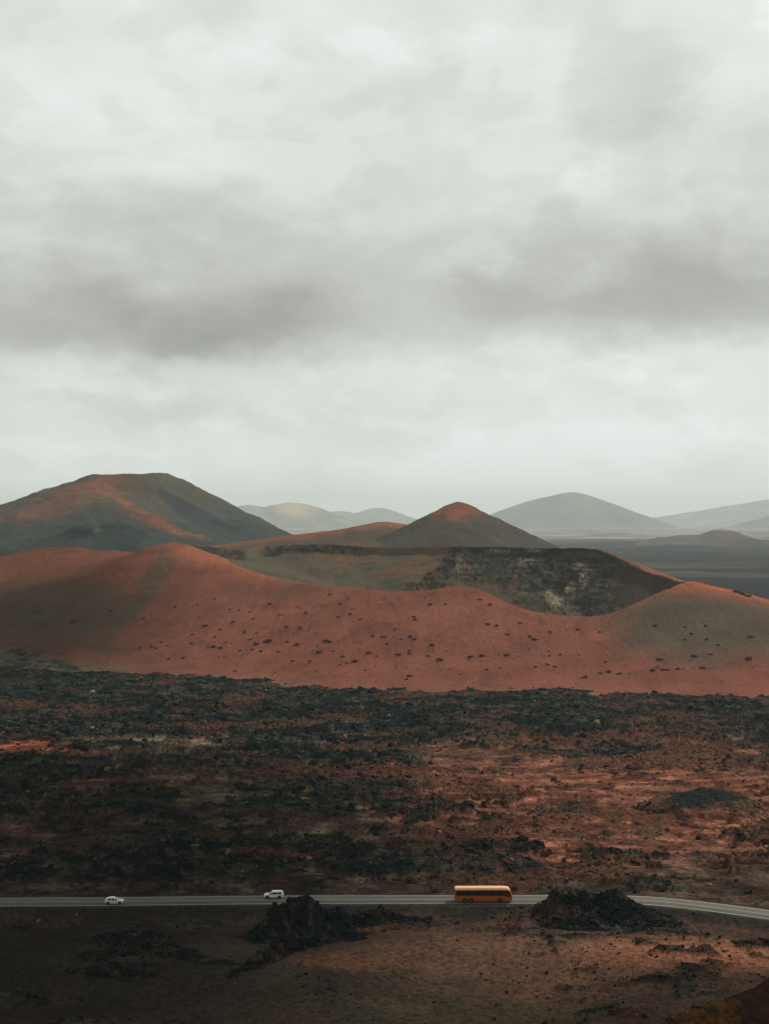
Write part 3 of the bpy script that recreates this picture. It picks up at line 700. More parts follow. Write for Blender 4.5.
# ------------------------------------------------------------------ crags beside the road
def crag(label, crests, x0, x1, y0, y1, seed, redf=0., nrock=1400, rs=(.3, 1.3), smooth_mask=None, rough=1.):
    g = np.random.default_rng(seed)
    def H(X, Y):
        z = np.full(X.shape, -3.)
        XW = X + 3.0 * rough * fbm(X, Y, 9, 4, seed + 21); YW = Y + 3.0 * rough * fbm(X, Y, 9, 4, seed + 25)
        for P, s in crests: z = np.maximum(z, ridge(XW, YW, P, s, .6, 2))
        z = z + (1.9 * rough * fbm(X, Y, 13, 3, seed + 31) - 1.1 * rough) * sst(-1, 2, z)
        wx = X + 1.5 * fbm(X, Y, 6, 2, seed); wy = Y + 1.5 * fbm(X, Y, 6, 2, seed + 3)
        f1, f2, i1 = worley(wx, wy, 3.2, seed + 1); h1, h2, i2 = worley(wx, wy, 1.3, seed + 2)
        body = sst(-1., 1.5, z)
        k = 1. if smooth_mask is None else smooth_mask(X, Y)
        return z + rough * k * body * ((i1 - .5) * 2.6 + (f2 - f1) * .8 + (i2 - .5) * 1.1 + 1.6 * fbm(X, Y, 9, 5, seed + 5, .6) - .5)
    X, Y = np.meshgrid(np.arange(x0, x1, .26), np.arange(y0, y1, .26))
    Zc = H(X, Y); Zg = ground_h(X, Y)
    Z = np.where(Zc > Zg - 1.5, np.maximum(Zc, Zg - 1.5), Zg - 1.5)
    n3 = fbm(X, Y, 3, 4, seed + 8); n2 = fbm(X, Y, 12, 3, seed + 9)
    c = base_c(X, (.009, .014, .014)); c = mixc(c, (.05, .042, .03), sst(.05, .45, n3) * .8)
    c = mixc(c, (.13, .055, .034), sst(.0, .4, n2 + .5 * n3 + redf) * (.35 + redf * .5))
    V = np.stack([X, Y, Z], -1).reshape(-1, 3); Q = grid_faces(*X.shape)
    T = np.concatenate([Q[:, [0, 1, 2]], Q[:, [0, 2, 3]]])
    px_ = g.uniform(x0, x1, nrock * 9); py_ = g.uniform(y0, y1, nrock * 9)
    hz = H(px_, py_); gz = ground_h(px_, py_)
    ok = (hz > gz - .6) ; px_, py_, hz, gz = [q[ok][:nrock * 3] for q in (px_, py_, hz, gz)]
    S = rs[0] * .5 + (rs[1] - rs[0]) * .5 * g.uniform(0, 1, len(px_)) ** 2.5
    RV, RF = rock_cloud(np.stack([px_, py_, np.maximum(hz, gz) + S * .1], -1), S, g, .95)
    rc = np.tile(np.array([.009, .014, .014]), (len(px_), 1)); r = g.uniform(0, 1, len(px_))
    m3 = fbm(px_, py_, 3, 4, seed + 8); m2 = fbm(px_, py_, 12, 3, seed + 9)
    rc = mixc(rc, (.05, .043, .032), sst(.1, .5, m3 + .3 * (r - .5)) * .8)
    rc = mixc(rc, (.13, .055, .036), sst(.0, .4, m2 + .5 * m3 + redf + .3 * (r - .5)) * (.3 + redf * .5))
    VV = np.concatenate([V, RV]); FF = np.concatenate([T, RF + len(V)])
    o = np_mesh('lava_crag', VV, FF, M_rock, smooth=False, cols=np.concatenate([c.reshape(-1, 3), np.repeat(rc, 8, axis=0)]))
    return tag(o, label, 'lava crag')
# large black crag in front of the road
crag('largest jagged black lava crag just below the road, behind it a white car', (
    ([PT(260, 927, 283), PT(270, 913, 285), PT(286, 903, 287), PT(298, 900, 288), PT(314, 900, 289), PT(330, 904, 290), PT(350, 911, 288), PT(370, 915, 287)], 1.15),
    ([PT(258, 935, 276), PT(264, 916, 280), PT(280, 909, 282)], 1.3),
    ([PT(268, 943, 268), PT(290, 930, 272), PT(316, 922, 277), PT(345, 918, 281)], .85),
    ([PT(240, 973, 255), PT(258, 955, 260), PT(280, 944, 265), PT(308, 936, 269), PT(338, 929, 274), PT(362, 926, 279)], .75),
    ([PT(352, 916, 290), PT(372, 909, 294), PT(383, 904.5, 296), PT(394, 911, 295), PT(412, 917, 293)], .8),
    ), -33, 10, 248, 299, 301, redf=-.08, nrock=1500)
crag('low reddish rubble spilling right of the largest black crag', (
    ([PT(345, 931, 279), PT(368, 926, 282), PT(392, 926, 284), PT(415, 930, 282)], .22),
    ([PT(330, 944, 274), PT(352, 939, 275), PT(372, 939, 275)], .22)), -24, 15, 258, 297, 321, redf=.35, nrock=450, rs=(.2, .75), rough=.6)
# hump over the road, right of the coach
crag('dark lava hump hiding part of the road right of the orange coach', (
    ([PT(546, 901, 297), PT(552, 891, 298), PT(562, 884, 299), PT(574, 884, 299), PT(586, 889, 298), PT(600, 891, 297)], 1.1),
    ([PT(588, 891, 297), PT(606, 891, 296), PT(620, 891.5, 295), PT(632, 894, 294), PT(646, 904, 292), PT(666, 915, 289)], .72),
    ([PT(562, 914, 291), PT(575, 913, 290), PT(590, 913, 289)], .6)), 25, 66, 272, 304, 331, redf=-.1, nrock=1000, rs=(.25, 1.0), rough=.6,
    smooth_mask=lambda X, Y: .25 + .75 * sst(50, 46, X))
crag('broken low lava ledge on dark ash at the lower left', (
    ([PT(76, 957, 266), PT(108, 944, 268), PT(130, 938, 271), PT(152, 940, 270), PT(172, 945, 268), PT(192, 952, 266)], .55),
    ([PT(70, 972, 258), PT(95, 964, 259), PT(120, 960, 260), PT(145, 967, 258)], .7),
    ([PT(118, 930, 279), PT(135, 928, 281), PT(148, 933, 278)], .5)), -60, -28, 250, 286, 341, redf=-.15, nrock=700, rs=(.2, .9), rough=.7)
crag('long thin black lava ledge on the pink ash below the hump', (
    ([PT(528, 937, 277), PT(545, 934, 278), PT(570, 938.5, 276), PT(600, 941.5, 274), PT(622, 944, 273)], 1.0),), 22, 46, 268, 284, 351, redf=.0, nrock=380, rs=(.2, .7), rough=.35)
crag('flat black lava ledge at the right edge, below the bend of the road', (
    ([PT(665, 941.5, 275), PT(690, 938, 276.5), PT(715, 942, 275)], .7), ([PT(735, 941, 275), PT(760, 937, 277), PT(790, 943, 275)], .7)), 48, 78, 268, 284, 361, redf=.0, nrock=500, rs=(.2, .8), rough=.4)
crag('black lava ledge on the slope behind the road, nearest the coach hump', (
    ([PT(560, 868, 335), PT(585, 862, 338), PT(615, 866, 336)], .6),), 34, 58, 326, 346, 371, redf=.0, nrock=400, rs=(.25, .9), rough=.5)
crag('dark lava bank rising behind the road left of the coach', (
    ([PT(345, 890, 318), PT(365, 882, 321), PT(385, 879, 322), PT(415, 884, 320), PT(440, 890, 317)], .5),), -14, 16, 312, 330, 381, redf=.0, nrock=450, rs=(.25, .9), rough=.5)

# ------------------------------------------------------------------ road
def strip(name, off0, off1, z, mat, parent=None, thick=None):
    P = RC2; T = np.gradient(P, axis=0); T /= np.linalg.norm(T, axis=1)[:, None]; Nn = np.stack([-T[:, 1], T[:, 0]], -1)
    V = []; Q = []
    a = P + Nn * off0; b = P + Nn * off1; n = len(P)
    if thick:
        rows = [np.c_[a + Nn * (-.5), np.full(n, z - thick)], np.c_[a, np.full(n, z)], np.c_[b, np.full(n, z)], np.c_[b + Nn * .5, np.full(n, z - thick)]]
    else: rows = [np.c_[a, np.full(n, z)], np.c_[b, np.full(n, z)]]
    V = np.concatenate(rows); k = len(rows)
    for r in range(k - 1):
        i = np.arange(n - 1); Q.append(np.stack([r * n + i, r * n + i + 1, (r + 1) * n + i + 1, (r + 1) * n + i], -1))
    return np_mesh(name, V, np.concatenate(Q), mat, parent, smooth=False)
rd = strip('road', -HALF, HALF, ROADZ, M_asphalt, thick=.4); tag(rd, 'narrow grey two-lane road across the lava field', 'road', kind='structure')
for off in (-HALF + .28, HALF - .28): strip('edge_line', off - .13, off + .13, ROADZ + .005, M_paint, rd)
strip('centre_line', -.1, .1, ROADZ + .005, M_paint, rd)
def on_road(px, off):
    """position and heading on the road seen at px, off metres to the far side of its centre"""
    r = RC2[:, 0] / RC2[:, 1] * F + CX; i = int(np.argmin(np.abs(r - px)))
    # refine linearly
    j = i + 1 if r[i] < px else i - 1
    t = (px - r[i]) / (r[j] - r[i]); p = RC2[i] * (1 - t) + RC2[j] * t
    d = RC2[max(i, j)] - RC2[min(i, j)]; d /= np.linalg.norm(d)
    p = p + np.array([-d[1], d[0]]) * off
    return (p[0], p[1], ROADZ + .006), math.atan2(d[1], d[0])

# ------------------------------------------------------------------ vehicles
def loft(stations, name, mat, parent, smooth=True):
    """stations: x, [(y,z) half outline from the bottom centre up to the top centre]"""
    V = []; Fc = []; k = len(stations[0][1])
    for x, o in stations:
        V += [(x + (0), y, z) for y, z in o] + [(x, -y, z) for y, z in o[::-1][1:-1]]
    m = 2 * k - 2; n = len(stations)
    for i in range(n - 1):
        for j in range(m):
            j2 = (j + 1) % m; Fc.append((i * m + j, (i + 1) * m + j, (i + 1) * m + j2, i * m + j2))
    Fc.append(tuple(range(m))); Fc.append(tuple((n - 1) * m + j for j in range(m))[::-1])
    mb = MB(); mb.v = V; mb.f = Fc
    o = mb.build(name, mat, parent, smooth=False)
    return o
def wheel(parent, x, y, r, wd, side):
    w = bpy.data.objects.new('wheel', None); link(w, parent); w.location = (x, y, r)
    w.empty_display_size = .1
    mb = MB(); s = side
    mb.disc_y((0, 0, 0), [(r * .62, s * wd * .45), (r * .9, s * wd * .5), (r, s * wd * .36), (r, -s * wd * .5), (r * .62, -s * wd * .5)], 24); mb.build('tyre', M_black, w)
    mb = MB(); mb.disc_y((0, 0, 0), [(.001, s * wd * .40), (r * .2, s * wd * .42), (r * .5, s * wd * .30), (r * .63, s * wd * .44), (r * .63, -s * wd * .3)], 24); mb.build('rim', M_rim, w)

def make_coach():
    loc, hd = on_road(482.5, -1.75)
    t = empty('coach', loc, hd); tag(t, 'orange coach with a dark window band on the road right of centre', 'coach')
    Lh, W = 5.85, 1.25
    def out(w, zb, zt, wt=None):
        wt = wt or w * .9
        return [(0, zb), (w * .94, zb), (w, zb + .18), (w, 1.62), (w * .985, 2.62), (w * .955, 2.86), (wt * .93, zt - .10), (wt * .6, zt - .01), (0, zt)]
    st = [(-Lh, out(W * .93, .52, 3.18)), (-Lh + .12, out(W * .985, .42, 3.27)), (-Lh + .5, out(W, .36, 3.33)), (-3.6, out(W, .34, 3.34)), (0, out(W, .34, 3.35)), (3.8, out(W, .34, 3.34)), (4.7, out(W, .34, 3.30))]
    def nose(x, w, zb, s):   # raked, rounded front: everything above the waist leans back
        return (x, [(0, zb), (w * .94, zb), (w, zb + .18), (w, 1.62 - s * .1), (w * .985, 2.62 - s * .55), (w * .955, 2.86 - s * .65), (w * .82, 3.2 - s * .85), (w * .54, 3.27 - s * .86), (0, 3.28 - s * .86)])
    st += [nose(5.1, W * .995, .36, .08), nose(5.4, W * .97, .38, .42), nose(5.65, W * .93, .42, 1.05), nose(5.8, W * .87, .46, 1.6), nose(5.87, W * .78, .52, 1.95)]
    st[-1] = (5.87, [(0, .52), (.9, .52), (.95, .7), (.95, 1.2), (.94, 1.32), (.92, 1.38), (.85, 1.42), (.6, 1.44), (0, 1.44)])
    st[-2] = (5.80, [(0, .46), (1.04, .46), (1.1, .66), (1.1, 1.42), (1.09, 1.66), (1.06, 1.76), (.95, 1.84), (.65, 1.88), (0, 1.89)])
    st[-3] = (5.62, [(0, .42), (1.1, .42), (1.17, .62), (1.17, 1.55), (1.155, 2.05), (1.12, 2.2), (1.0, 2.36), (.68, 2.42), (0, 2.43)])
    st[-4] = (5.36, [(0, .38), (1.14, .38), (1.21, .58), (1.21, 1.6), (1.195, 2.4), (1.16, 2.62), (1.03, 2.84), (.7, 2.92), (0, 2.94)])
    loft(st, 'body', M_orange, t)
    # pale roof shell, a little proud of the body, curving down over the windscreen
    top = []
    for x, o in st[:-3]:
        top.append((x, [(o[5][0] + .012, o[5][1] + .0), (o[6][0] + .012, o[6][1] + .012), (o[7][0], o[7][1] + .014), (0, o[8][1] + .015)]))
    V = []; Fc = []
    for x, o in top: V += [(x, y, z) for y, z in o] + [(x, -y, z) for y, z in o[::-1][1:]]
    m = 7
    for i in range(len(top) - 1):
        for j in range(m - 1): Fc.append((i * m + j, (i + 1) * m + j, (i + 1) * m + j + 1, i * m + j + 1))
    mb = MB(); mb.v = V; mb.f = Fc; rf_ = mb.build('roof', M_roof, t)
    sd = rf_.modifiers.new('s', 'SOLIDIFY'); sd.thickness = .02; sd.offset = 1
    for s in (1, -1):
        xs = [-5.6, -3.75, -2.15, -.55, 1.05, 2.65, 4.15]
        for a, b in zip(xs[:-1], xs[1:]):
            mb = MB(); y0, y1 = s * (W + .004), s * (W * .982 + .004)
            mb.slab([(a + .012, y0, 1.62), (b - .012, y0, 1.62), (b - .012, y1, 2.80), (a + .012, y1, 2.80)], (0, s * .015, 0)); mb.build('side_window', M_glass, t)
        mb = MB(); y0 = s * (W * .985)
        mb.slab([(4.17, s * (W + .004), 1.62), (5.5, s * 1.225, 1.25), (5.42, s * 1.2, 2.1), (5.05, s * 1.215, 2.72), (4.17, s * 1.235, 2.80)], (0, s * .02, 0)); mb.build('cab_window', M_glass, t)
        # lower luggage doors, door seams
        for a in (-1.6, -.2, 1.2):
            mb = MB(); mb.box((a + .68, s * (W + .008), .86), (1.32, .016, .7)); mb.build('luggage_door', M_orange, t)
        for x in (3.35, -2.55, -3.85):
            mb = MB(); mb.disc_y((x, s * (W + .006), .52), [(.001, .004 * s), (.62, .008 * s), (.62, -.02 * s)], 24); mb.build('wheel_arch', M_dark, t)
            wheel(t, x, s * (W - .12), .5, .3, s)
        # mirror arm
        mb = MB(); mb.box((5.75, s * 1.2, 2.62), (.5, .06, .06)); mb.box((5.98, s * 1.24, 2.36), (.14, .22, .5)); mb.build('mirror', M_dark, t, bevel=.02)
        mb = MB(); mb.box((5.855, s * .72, .82), (.06, .34, .2)); mb.build('headlight', M_lamp, t, bevel=.02)
        mb = MB(); mb.box((-5.86, s * .98, 1.2), (.05, .16, .5)); mb.build('tail_light', M_tail, t)
    # windscreen laid on the raked nose
    rows = [(5.37, 1.10, 2.80, .10), (5.63, 1.08, 2.27, .12), (5.82, .98, 1.72, .10), (5.885, .85, 1.43, .05)]
    mb = MB()
    for (x0, w0, z0, _), (x1, w1, z1, _) in zip(rows[:-1], rows[1:]):
        xs = np.linspace(-1, 1, 7)
        for a, b in zip(xs[:-1], xs[1:]):
            bow = lambda q: -.10 * q * q
            mb.quad((x0 + bow(a) + .09, a * w0, z0), (x1 + bow(a) + .09, a * w1, z1), (x1 + bow(b) + .09, b * w1, z1), (x0 + bow(b) + .09, b * w0, z0))
    ws = mb.build('windscreen', M_glass, t); sd = ws.modifiers.new('s', 'SOLIDIFY'); sd.thickness = .05
    mb = MB(); mb.box((-5.88, 0, 2.4), (.05, 1.9, .8)); mb.build('rear_window', M_glass, t, bevel=.02)
    mb = MB(); mb.box((5.89, 0, .62), (.03, .5, .12)); mb.build('number_plate', M_plate, t)
    t.scale = (.985, 1, .9)
    return t
make_coach()

def make_car(px, off, label, suv, flip):
    loc, hd = on_road(px, off)
    t = empty('car', loc, hd + (math.pi if flip else 0)); tag(t, label, 'car', 'white cars on the road')
    W = .88; top = 1.58 if suv else 1.47
    def o(w, zb, zs, wt, zt):
        return [(0, zb), (w * .93, zb), (w, zb + .16), (w, zs - .18), (w * .97, zs), (wt, zt - .07), (wt * .9, zt), (0, zt + .03)]
    if suv:
        st = [(-2.05, o(.80, .42, .95, .74, 1.0)), (-1.98, o(.86, .32, 1.0, .76, 1.12)), (-1.86, o(W, .26, 1.02, .72, 1.46)), (-1.6, o(W, .24, 1.0, .70, top)), (-.2, o(W, .22, .97, .71, top + .02)),
              (.35, o(W, .22, .96, .70, top - .04)), (.78, o(W, .23, .95, .74, 1.22)), (1.1, o(W, .24, .94, .78, 1.0)), (1.7, o(.86, .26, .88, .76, .93)), (1.98, o(.78, .30, .78, .66, .82)), (2.05, o(.70, .36, .66, .6, .70))]
        gl = dict(rear=(-1.94, -1.70), front=(.42, 1.02), side=((-1.62, -.72), (-.66, .28), (.34, .82)))
    else:
        st = [(-1.88, o(.76, .42, .88, .70, .92)), (-1.80, o(.84, .32, .94, .72, 1.05)), (-1.45, o(W * .98, .25, .96, .68, 1.30)), (-1.05, o(W, .24, .94, .66, top - .04)), (-.35, o(W, .22, .92, .67, top)),
              (.15, o(W, .22, .91, .66, top - .05)), (.62, o(W, .23, .90, .70, 1.18)), (1.0, o(W, .24, .88, .76, .95)), (1.5, o(.86, .26, .80, .76, .86)), (1.82, o(.76, .30, .70, .64, .74)), (1.9, o(.66, .36, .6, .56, .64))]
        gl = dict(rear=(-1.72, -1.15), front=(.22, .92), side=((-1.28, -.52), (-.46, .12), (.18, .62)))
    body = loft(st, 'body', M_white, t)
    xs = [s[0] for s in st]
    def at(x, k):
        i = max(0, min(len(xs) - 2, int(np.searchsorted(xs, x)) - 1)); u = (x - xs[i]) / (xs[i + 1] - xs[i])
        a, b = st[i][1][k], st[i + 1][1][k]; return a[0] + (b[0] - a[0]) * u, a[1] + (b[1] - a[1]) * u
    for s in (1, -1):
        for a, b in gl['side']:
            pts = []
            for x, v in ((a, .06), (b, .06), (b, .86), (a, .86)):
                p, q = at(x, 4), at(x, 5); pts.append((x, s * (p[0] + (q[0] - p[0]) * v + .006), p[1] + (q[1] - p[1]) * v))
            mb = MB(); mb.slab(pts, (0, s * .014, .003)); mb.build('side_window', M_glass, t)
        R_ = .34 if suv else .31
        for x in ((-1.25, 1.3) if suv else (-1.18, 1.2)):
            mb = MB(); mb.disc_y((x, s * (W + .003), R_ + .02), [(.001, .002 * s), (R_ + .06, .006 * s), (R_ + .06, -.02 * s)], 22); mb.build('wheel_arch', M_dark, t)
            wheel(t, x, s * (W - .085), R_, .21, s)
        mb = MB(); mb.box(((.72 if suv else .55), s * (W + .07), 1.0 if suv else .95), (.14, .2, .14), .8); mb.build('mirror', M_white, t, bevel=.02)
        fx = xs[-1]
        mb = MB(); mb.box((fx - .06, s * .56, .68), (.12, .26, .13)); mb.build('headlight', M_lamp, t, bevel=.02)
        mb = MB(); mb.box((xs[0] + .03, s * .66, .86), (.09, .16, .24)); mb.build('tail_light', M_tail, t)
    for nm, key in (('windscreen', 'front'), ('rear_window', 'rear')):
        a, b = gl[key]; mb = MB(); pa, pb = at(a, 6), at(b, 6); zc = (at(a, 7)[1], at(b, 7)[1])
        for q0, q1 in ((-1, 0), (0, 1)):
            mb.quad((a, q0 * pa[0] * .92, (pa[1] if q0 else zc[0]) + .012), (b, q0 * pb[0] * .92, (pb[1] if q0 else zc[1]) + .012),
                    (b, q1 * pb[0] * .92, (pb[1] if q1 else zc[1]) + .012), (a, q1 * pa[0] * .92, (pa[1] if q1 else zc[0]) + .012))
        w = mb.build(nm, M_glass, t); sd = w.modifiers.new('s', 'SOLIDIFY'); sd.thickness = .012
    mb = MB(); mb.box((xs[0] - .005, 0, .62), (.03, .5, .11)); mb.build('number_plate', M_plate, t)
    mb = MB(); mb.box((xs[-1] + .0, 0, .46), (.04, .8, .14)); mb.build('grille', M_dark, t)
    t.scale = (.97, 1, .9)
make_car(116, -1.7, 'small white hatchback heading right, the leftmost vehicle on the road', False, False)
make_car(273.5, 1.6, 'white SUV driving left, beside the top of the large black crag', True, True)

# ------------------------------------------------------------------ shrubs on the crater slope
def shrub_mesh(seed, mat=M_leaf):
    g = np.random.default_rng(seed); n = 190
    th_ = g.uniform(0, 6.283, n); ph = np.arccos(g.uniform(0.0, 1, n)); rr_ = g.uniform(.55, 1.0, n) * (1 + .25 * np.sin(th_ * 3 + seed))
    c = np.stack([rr_ * np.sin(ph) * np.cos(th_), rr_ * np.sin(ph) * np.sin(th_) * .9, rr_ * np.cos(ph) * .62 + .05], -1)
    V = []; Fc = []
    for p in c:
        a = g.normal(size=3); a /= np.linalg.norm(a); b = np.cross(a, g.normal(size=3)); b /= np.linalg.norm(b)
        s = g.uniform(.10, .2); k = len(V)
        V += [p + a * s, p + b * s * .6, p - a * s, p - b * s * .6]; Fc.append((k, k + 1, k + 2, k + 3))
    me = bpy.data.meshes.new('foliage'); me.from_pydata([tuple(v) for v in V], [], Fc); me.materials.append(mat); me.update()
    return me
def stem_mesh():
    mb = MB()
    for k in range(5):
        a = k * 1.26; mb.quad((0, 0, -.25), (.05 * math.cos(a + 1.5), .05 * math.sin(a + 1.5), -.25), (.55 * math.cos(a), .55 * math.sin(a), .4), (.5 * math.cos(a), .5 * math.sin(a), .42))
    me = bpy.data.meshes.new('stem'); me.from_pydata(mb.v, [], mb.f); me.materials.append(M_twig); return me
SH = [shrub_mesh(s) for s in (1, 2, 3, 4)]; ST = stem_mesh()
def crater_hf(X, Y): return crater_h(np.asarray(X, float), np.asarray(Y, float))
def add_shrub(p, s, label, group, rs_=None):
    o = bpy.data.objects.new('shrub', random.choice(SH)); col.objects.link(o)
    o.location = (p[0], p[1], p[2] - .05 * s); o.rotation_euler = (0, 0, random.uniform(0, 6.28)); o.scale = (s, s, s * random.uniform(.8, 1.1))
    tag(o, label, 'shrub', group)
    st_ = bpy.data.objects.new('stem', ST); link(st_, o)
L1 = [(427,415,2),(441,417,1.7),(512,410,2.1),(539,403,2.2),(594,411,2),(638,426,2.2),(652,403,2),(660,405,1.9),(737,427,2.1),(686,434,1.5),(556,424,1.2),(575,405,1.3),(466,365,1.7),(410,373,1.8),(384,408,1.4),(335,413,1.2),(322,405,1.2),(303,414,1.3),(312,417,1.1),(367,437,1.5),(338,438,1.2),(222,343,1.3),(287,358,1.2),(430,395,1.3),(452,405,1.2),(480,422,1.2),(500,400,1.3),(522,423,1.4),(505,420,1.3),(540,328,1.6),(573,375,1.5),(600,379,1.6),(612,347,1.4),(677,355,1.3),(700,350,1.5),(720,360,1.3),(745,393,1.3),(765,395,1.4),(660,310,1.3),(680,330,1.3),(430,320,1.1),(350,335,1.1),(395,330,1.),(460,340,1.1),(500,345,1.2),(560,350,1.3),(385,390,1.1),(440,380,1.2),(490,385,1.2)]
L2 = [(110,441,2.3),(170,435,1.9),(193,433,1.9),(27,431,1.9),(50,473,1.7),(87,433,1.3),(94,411,1.8),(243,432,1.9),(205,370,1.6),(223,373,1.5),(210,331,1.7),(190,320,1.5),(270,367,1.5),(298,400,1.8),(330,385,1.4),(350,430,1.2),(385,380,1.7),(430,385,1.2),(400,488,1.8),(535,490,1.8),(565,483,1.2),(635,492,1.8),(447,465,1.8),(430,468,1.5),(470,490,1.3),(540,373,1.7),(556,462,1.5),(585,464,1.5),(618,433,1.9),(643,400,1.5),(650,430,1.5),(728,440,2.2),(730,395,1.7),(600,400,1.3),(50,395,1.6),(60,360,1.5),(90,330,1.7),(120,330,1.3),(20,380,1.2),(300,455,1.3),(340,455,1.3),(325,450,1.2),(600,375,1.3),(545,455,1.2)]
big_lab = 'small dark round shrub dotted on the red slope of the crater'
pts = [(x / 2., 440 + y / 2., s) for x, y, s in L1] + [(385 + x / 2., 440 + y / 2., s) for x, y, s in L2]
g_ = np.random.default_rng(8)
clx = g_.uniform(150, 760, 26)
for _ in range(210):
    x = g_.choice(clx) + g_.normal(0, 16) if g_.uniform() < .6 else g_.uniform(40, 765); t_ = g_.uniform(0, 1) ** .7
    yt = np.interp(x, [60, 180, 250, 385, 460, 600, 690, 769], [600, 590, 590, 600, 598, 625, 610, 615]); pts.append((x, yt + (683 - yt) * t_, min(2.2, .45 + .3 * g_.pareto(2.2))))
for x, y, s in pts:
    h = ray_hit(crater_hf, x, y, 690, 1000, .5)
    if h and h[2] > .8: add_shrub(h, s * .85, big_lab, 'shrubs dotted over the red crater slope')
for x, y, s in ((736, 592.5, 2.4), (742, 595, 2.8), (748, 597, 2.2)):
    h = ray_hit(crater_hf, x, y, 780, 1100, .5)
    if h: add_shrub(h, s, 'dark bush in the little clump on the crater skyline at the right', 'bushes on the crater skyline')

# ------------------------------------------------------------------ dry grass and scrub at the lower right
def grass():
    g = np.random.default_rng(21); V = []; Fc = []
    cl = []
    for _ in range(240):
        px = g.uniform(672, 738); py = np.interp(px, [672, 738], [1021, 1003]) + g.uniform(-3, 20)
        cl.append((px, py))
    for px, py in cl:
        h = ray_hit(lambda x, y: ground_h(x, y), px, py, 90, 240, .25)
        if not h: continue
        if perlin(np.array(px / 9.), np.array(py / 5.), 55) < -.12: continue
        hh = g.uniform(.2, .6) * (1 - .5 * sst(715, 738, px))
        for _ in range(60):
            a = g.uniform(0, 6.28); r = g.uniform(0, .45) ** .8; bx, by = h[0] + r * math.cos(a), h[1] + r * math.sin(a)
            lx, ly = g.normal(0, .22, 2); w = g.uniform(.012, .03); t = g.uniform(.5, 1) * hh; k = len(V); b_ = g.uniform(0, 3.14)
            V += [(bx - w * math.cos(b_), by - w * math.sin(b_), h[2] - .1), (bx + w * math.cos(b_), by + w * math.sin(b_), h[2] - .1), (bx + lx * t, by + ly * t, h[2] + t)]
            Fc.append((k, k + 1, k + 2))
    if not V: return
    o = np_mesh('dry_grass', np.array(V), np.array(Fc), M_grass, smooth=False)
    tag(o, 'patch of orange dry grass on the near hillside at the lower right', 'grass', kind='stuff')
grass()
for px, py, s in ((668, 1019, .9), (682, 1015, .8), (700, 1010, .9), (676, 1023, .9), (712, 1013, .7)):
    h = ray_hit(lambda x, y: ground_h(x, y), px, py, 90, 240, .25)
    if h: add_shrub(h, s, 'dark scrub bush among the orange dry grass at the lower right', 'bushes in the dry grass')

# ------------------------------------------------------------------ white village on the far upland
def make_house():
    t = empty('house', (0, 0, 0))
    mb = MB(); mb.box((0, 0, 3), (18, 11, 8)); mb.box((12, 1, 1.5), (8, 8, 5)); mb.build('wall', M_wall, t)
    mb = MB(); mb.box((0, 0, 7.15), (18.6, 11.6, .3)); mb.box((12.1, 1, 4.15), (8.4, 8.4, .3)); mb.build('roof', M_frontroof, t)
    for x, z in ((-6, 1.6), (-2, 4.9), (-6, 4.9), (5.5, 1.6), (5.5, 4.9)):
        mb = MB(); mb.box((x, -5.53, z), (1.6, .1, 1.4)); mb.build('window', M_shutter, t)
    mb = MB(); mb.box((0, -5.54, 1.1), (1.5, .12, 2.4)); mb.build('door', M_shutter, t)
    return t
hs = [(658, 526.5, 1.6), (664, 528, 1.3), (669, 526, 1.4), (674, 525.5, 1.2), (678, 526.8, 1.8), (683, 528, 1.), (686, 529.5, 1.3), (708, 522.5, 1.5), (712, 521, 1.2), (716, 521.8, 1.6), (707, 525, 1.), (727, 520.5, .9), (650, 529, 1.)]
gh = np.random.default_rng(5)
hs += [(gh.normal(672, 11), gh.normal(527, 1.5), gh.uniform(.8, 1.4)) for _ in range(20)] + [(gh.normal(712, 5), gh.normal(522.5, 1.2), gh.uniform(.8, 1.3)) for _ in range(7)] + [(gh.uniform(640, 765), gh.uniform(519, 531), gh.uniform(.7, 1.)) for _ in range(8)]
h0 = None
for px, py, s in hs:
    h = ray_hit(lambda x, y: H_D(x, y), px, py, 16000, 24000, 10)
    if not h: print('no house', px, py); continue
    o = make_house() if h0 is None else copy_tree(h0); h0 = h0 or o
    o.location = h; o.scale = (s * 2.3,) * 3; o.rotation_euler = (0, 0, random.uniform(-.5, .5))
    tag(o, 'tiny white flat-roofed house in the village on the far right upland', 'house', 'white village houses')

# ------------------------------------------------------------------ sun, added shade clouds, sky, haze
SUN_AZ, SUN_EL = R(58), R(50)          # azimuth measured from +Y (view direction) towards +X (right)
sd_ = np.array([math.sin(SUN_AZ) * math.cos(SUN_EL), math.cos(SUN_AZ) * math.cos(SUN_EL), math.sin(SUN_EL)])
sl = bpy.data.lights.new('sun', 'SUN'); sl.energy = 3.7; sl.angle = R(5); sl.color = (1., .93, .84)
so = bpy.data.objects.new('sun', sl); col.objects.link(so)
from mathutils import Vector
so.rotation_euler = Vector(sd_).to_track_quat('Z', 'Y').to_euler()

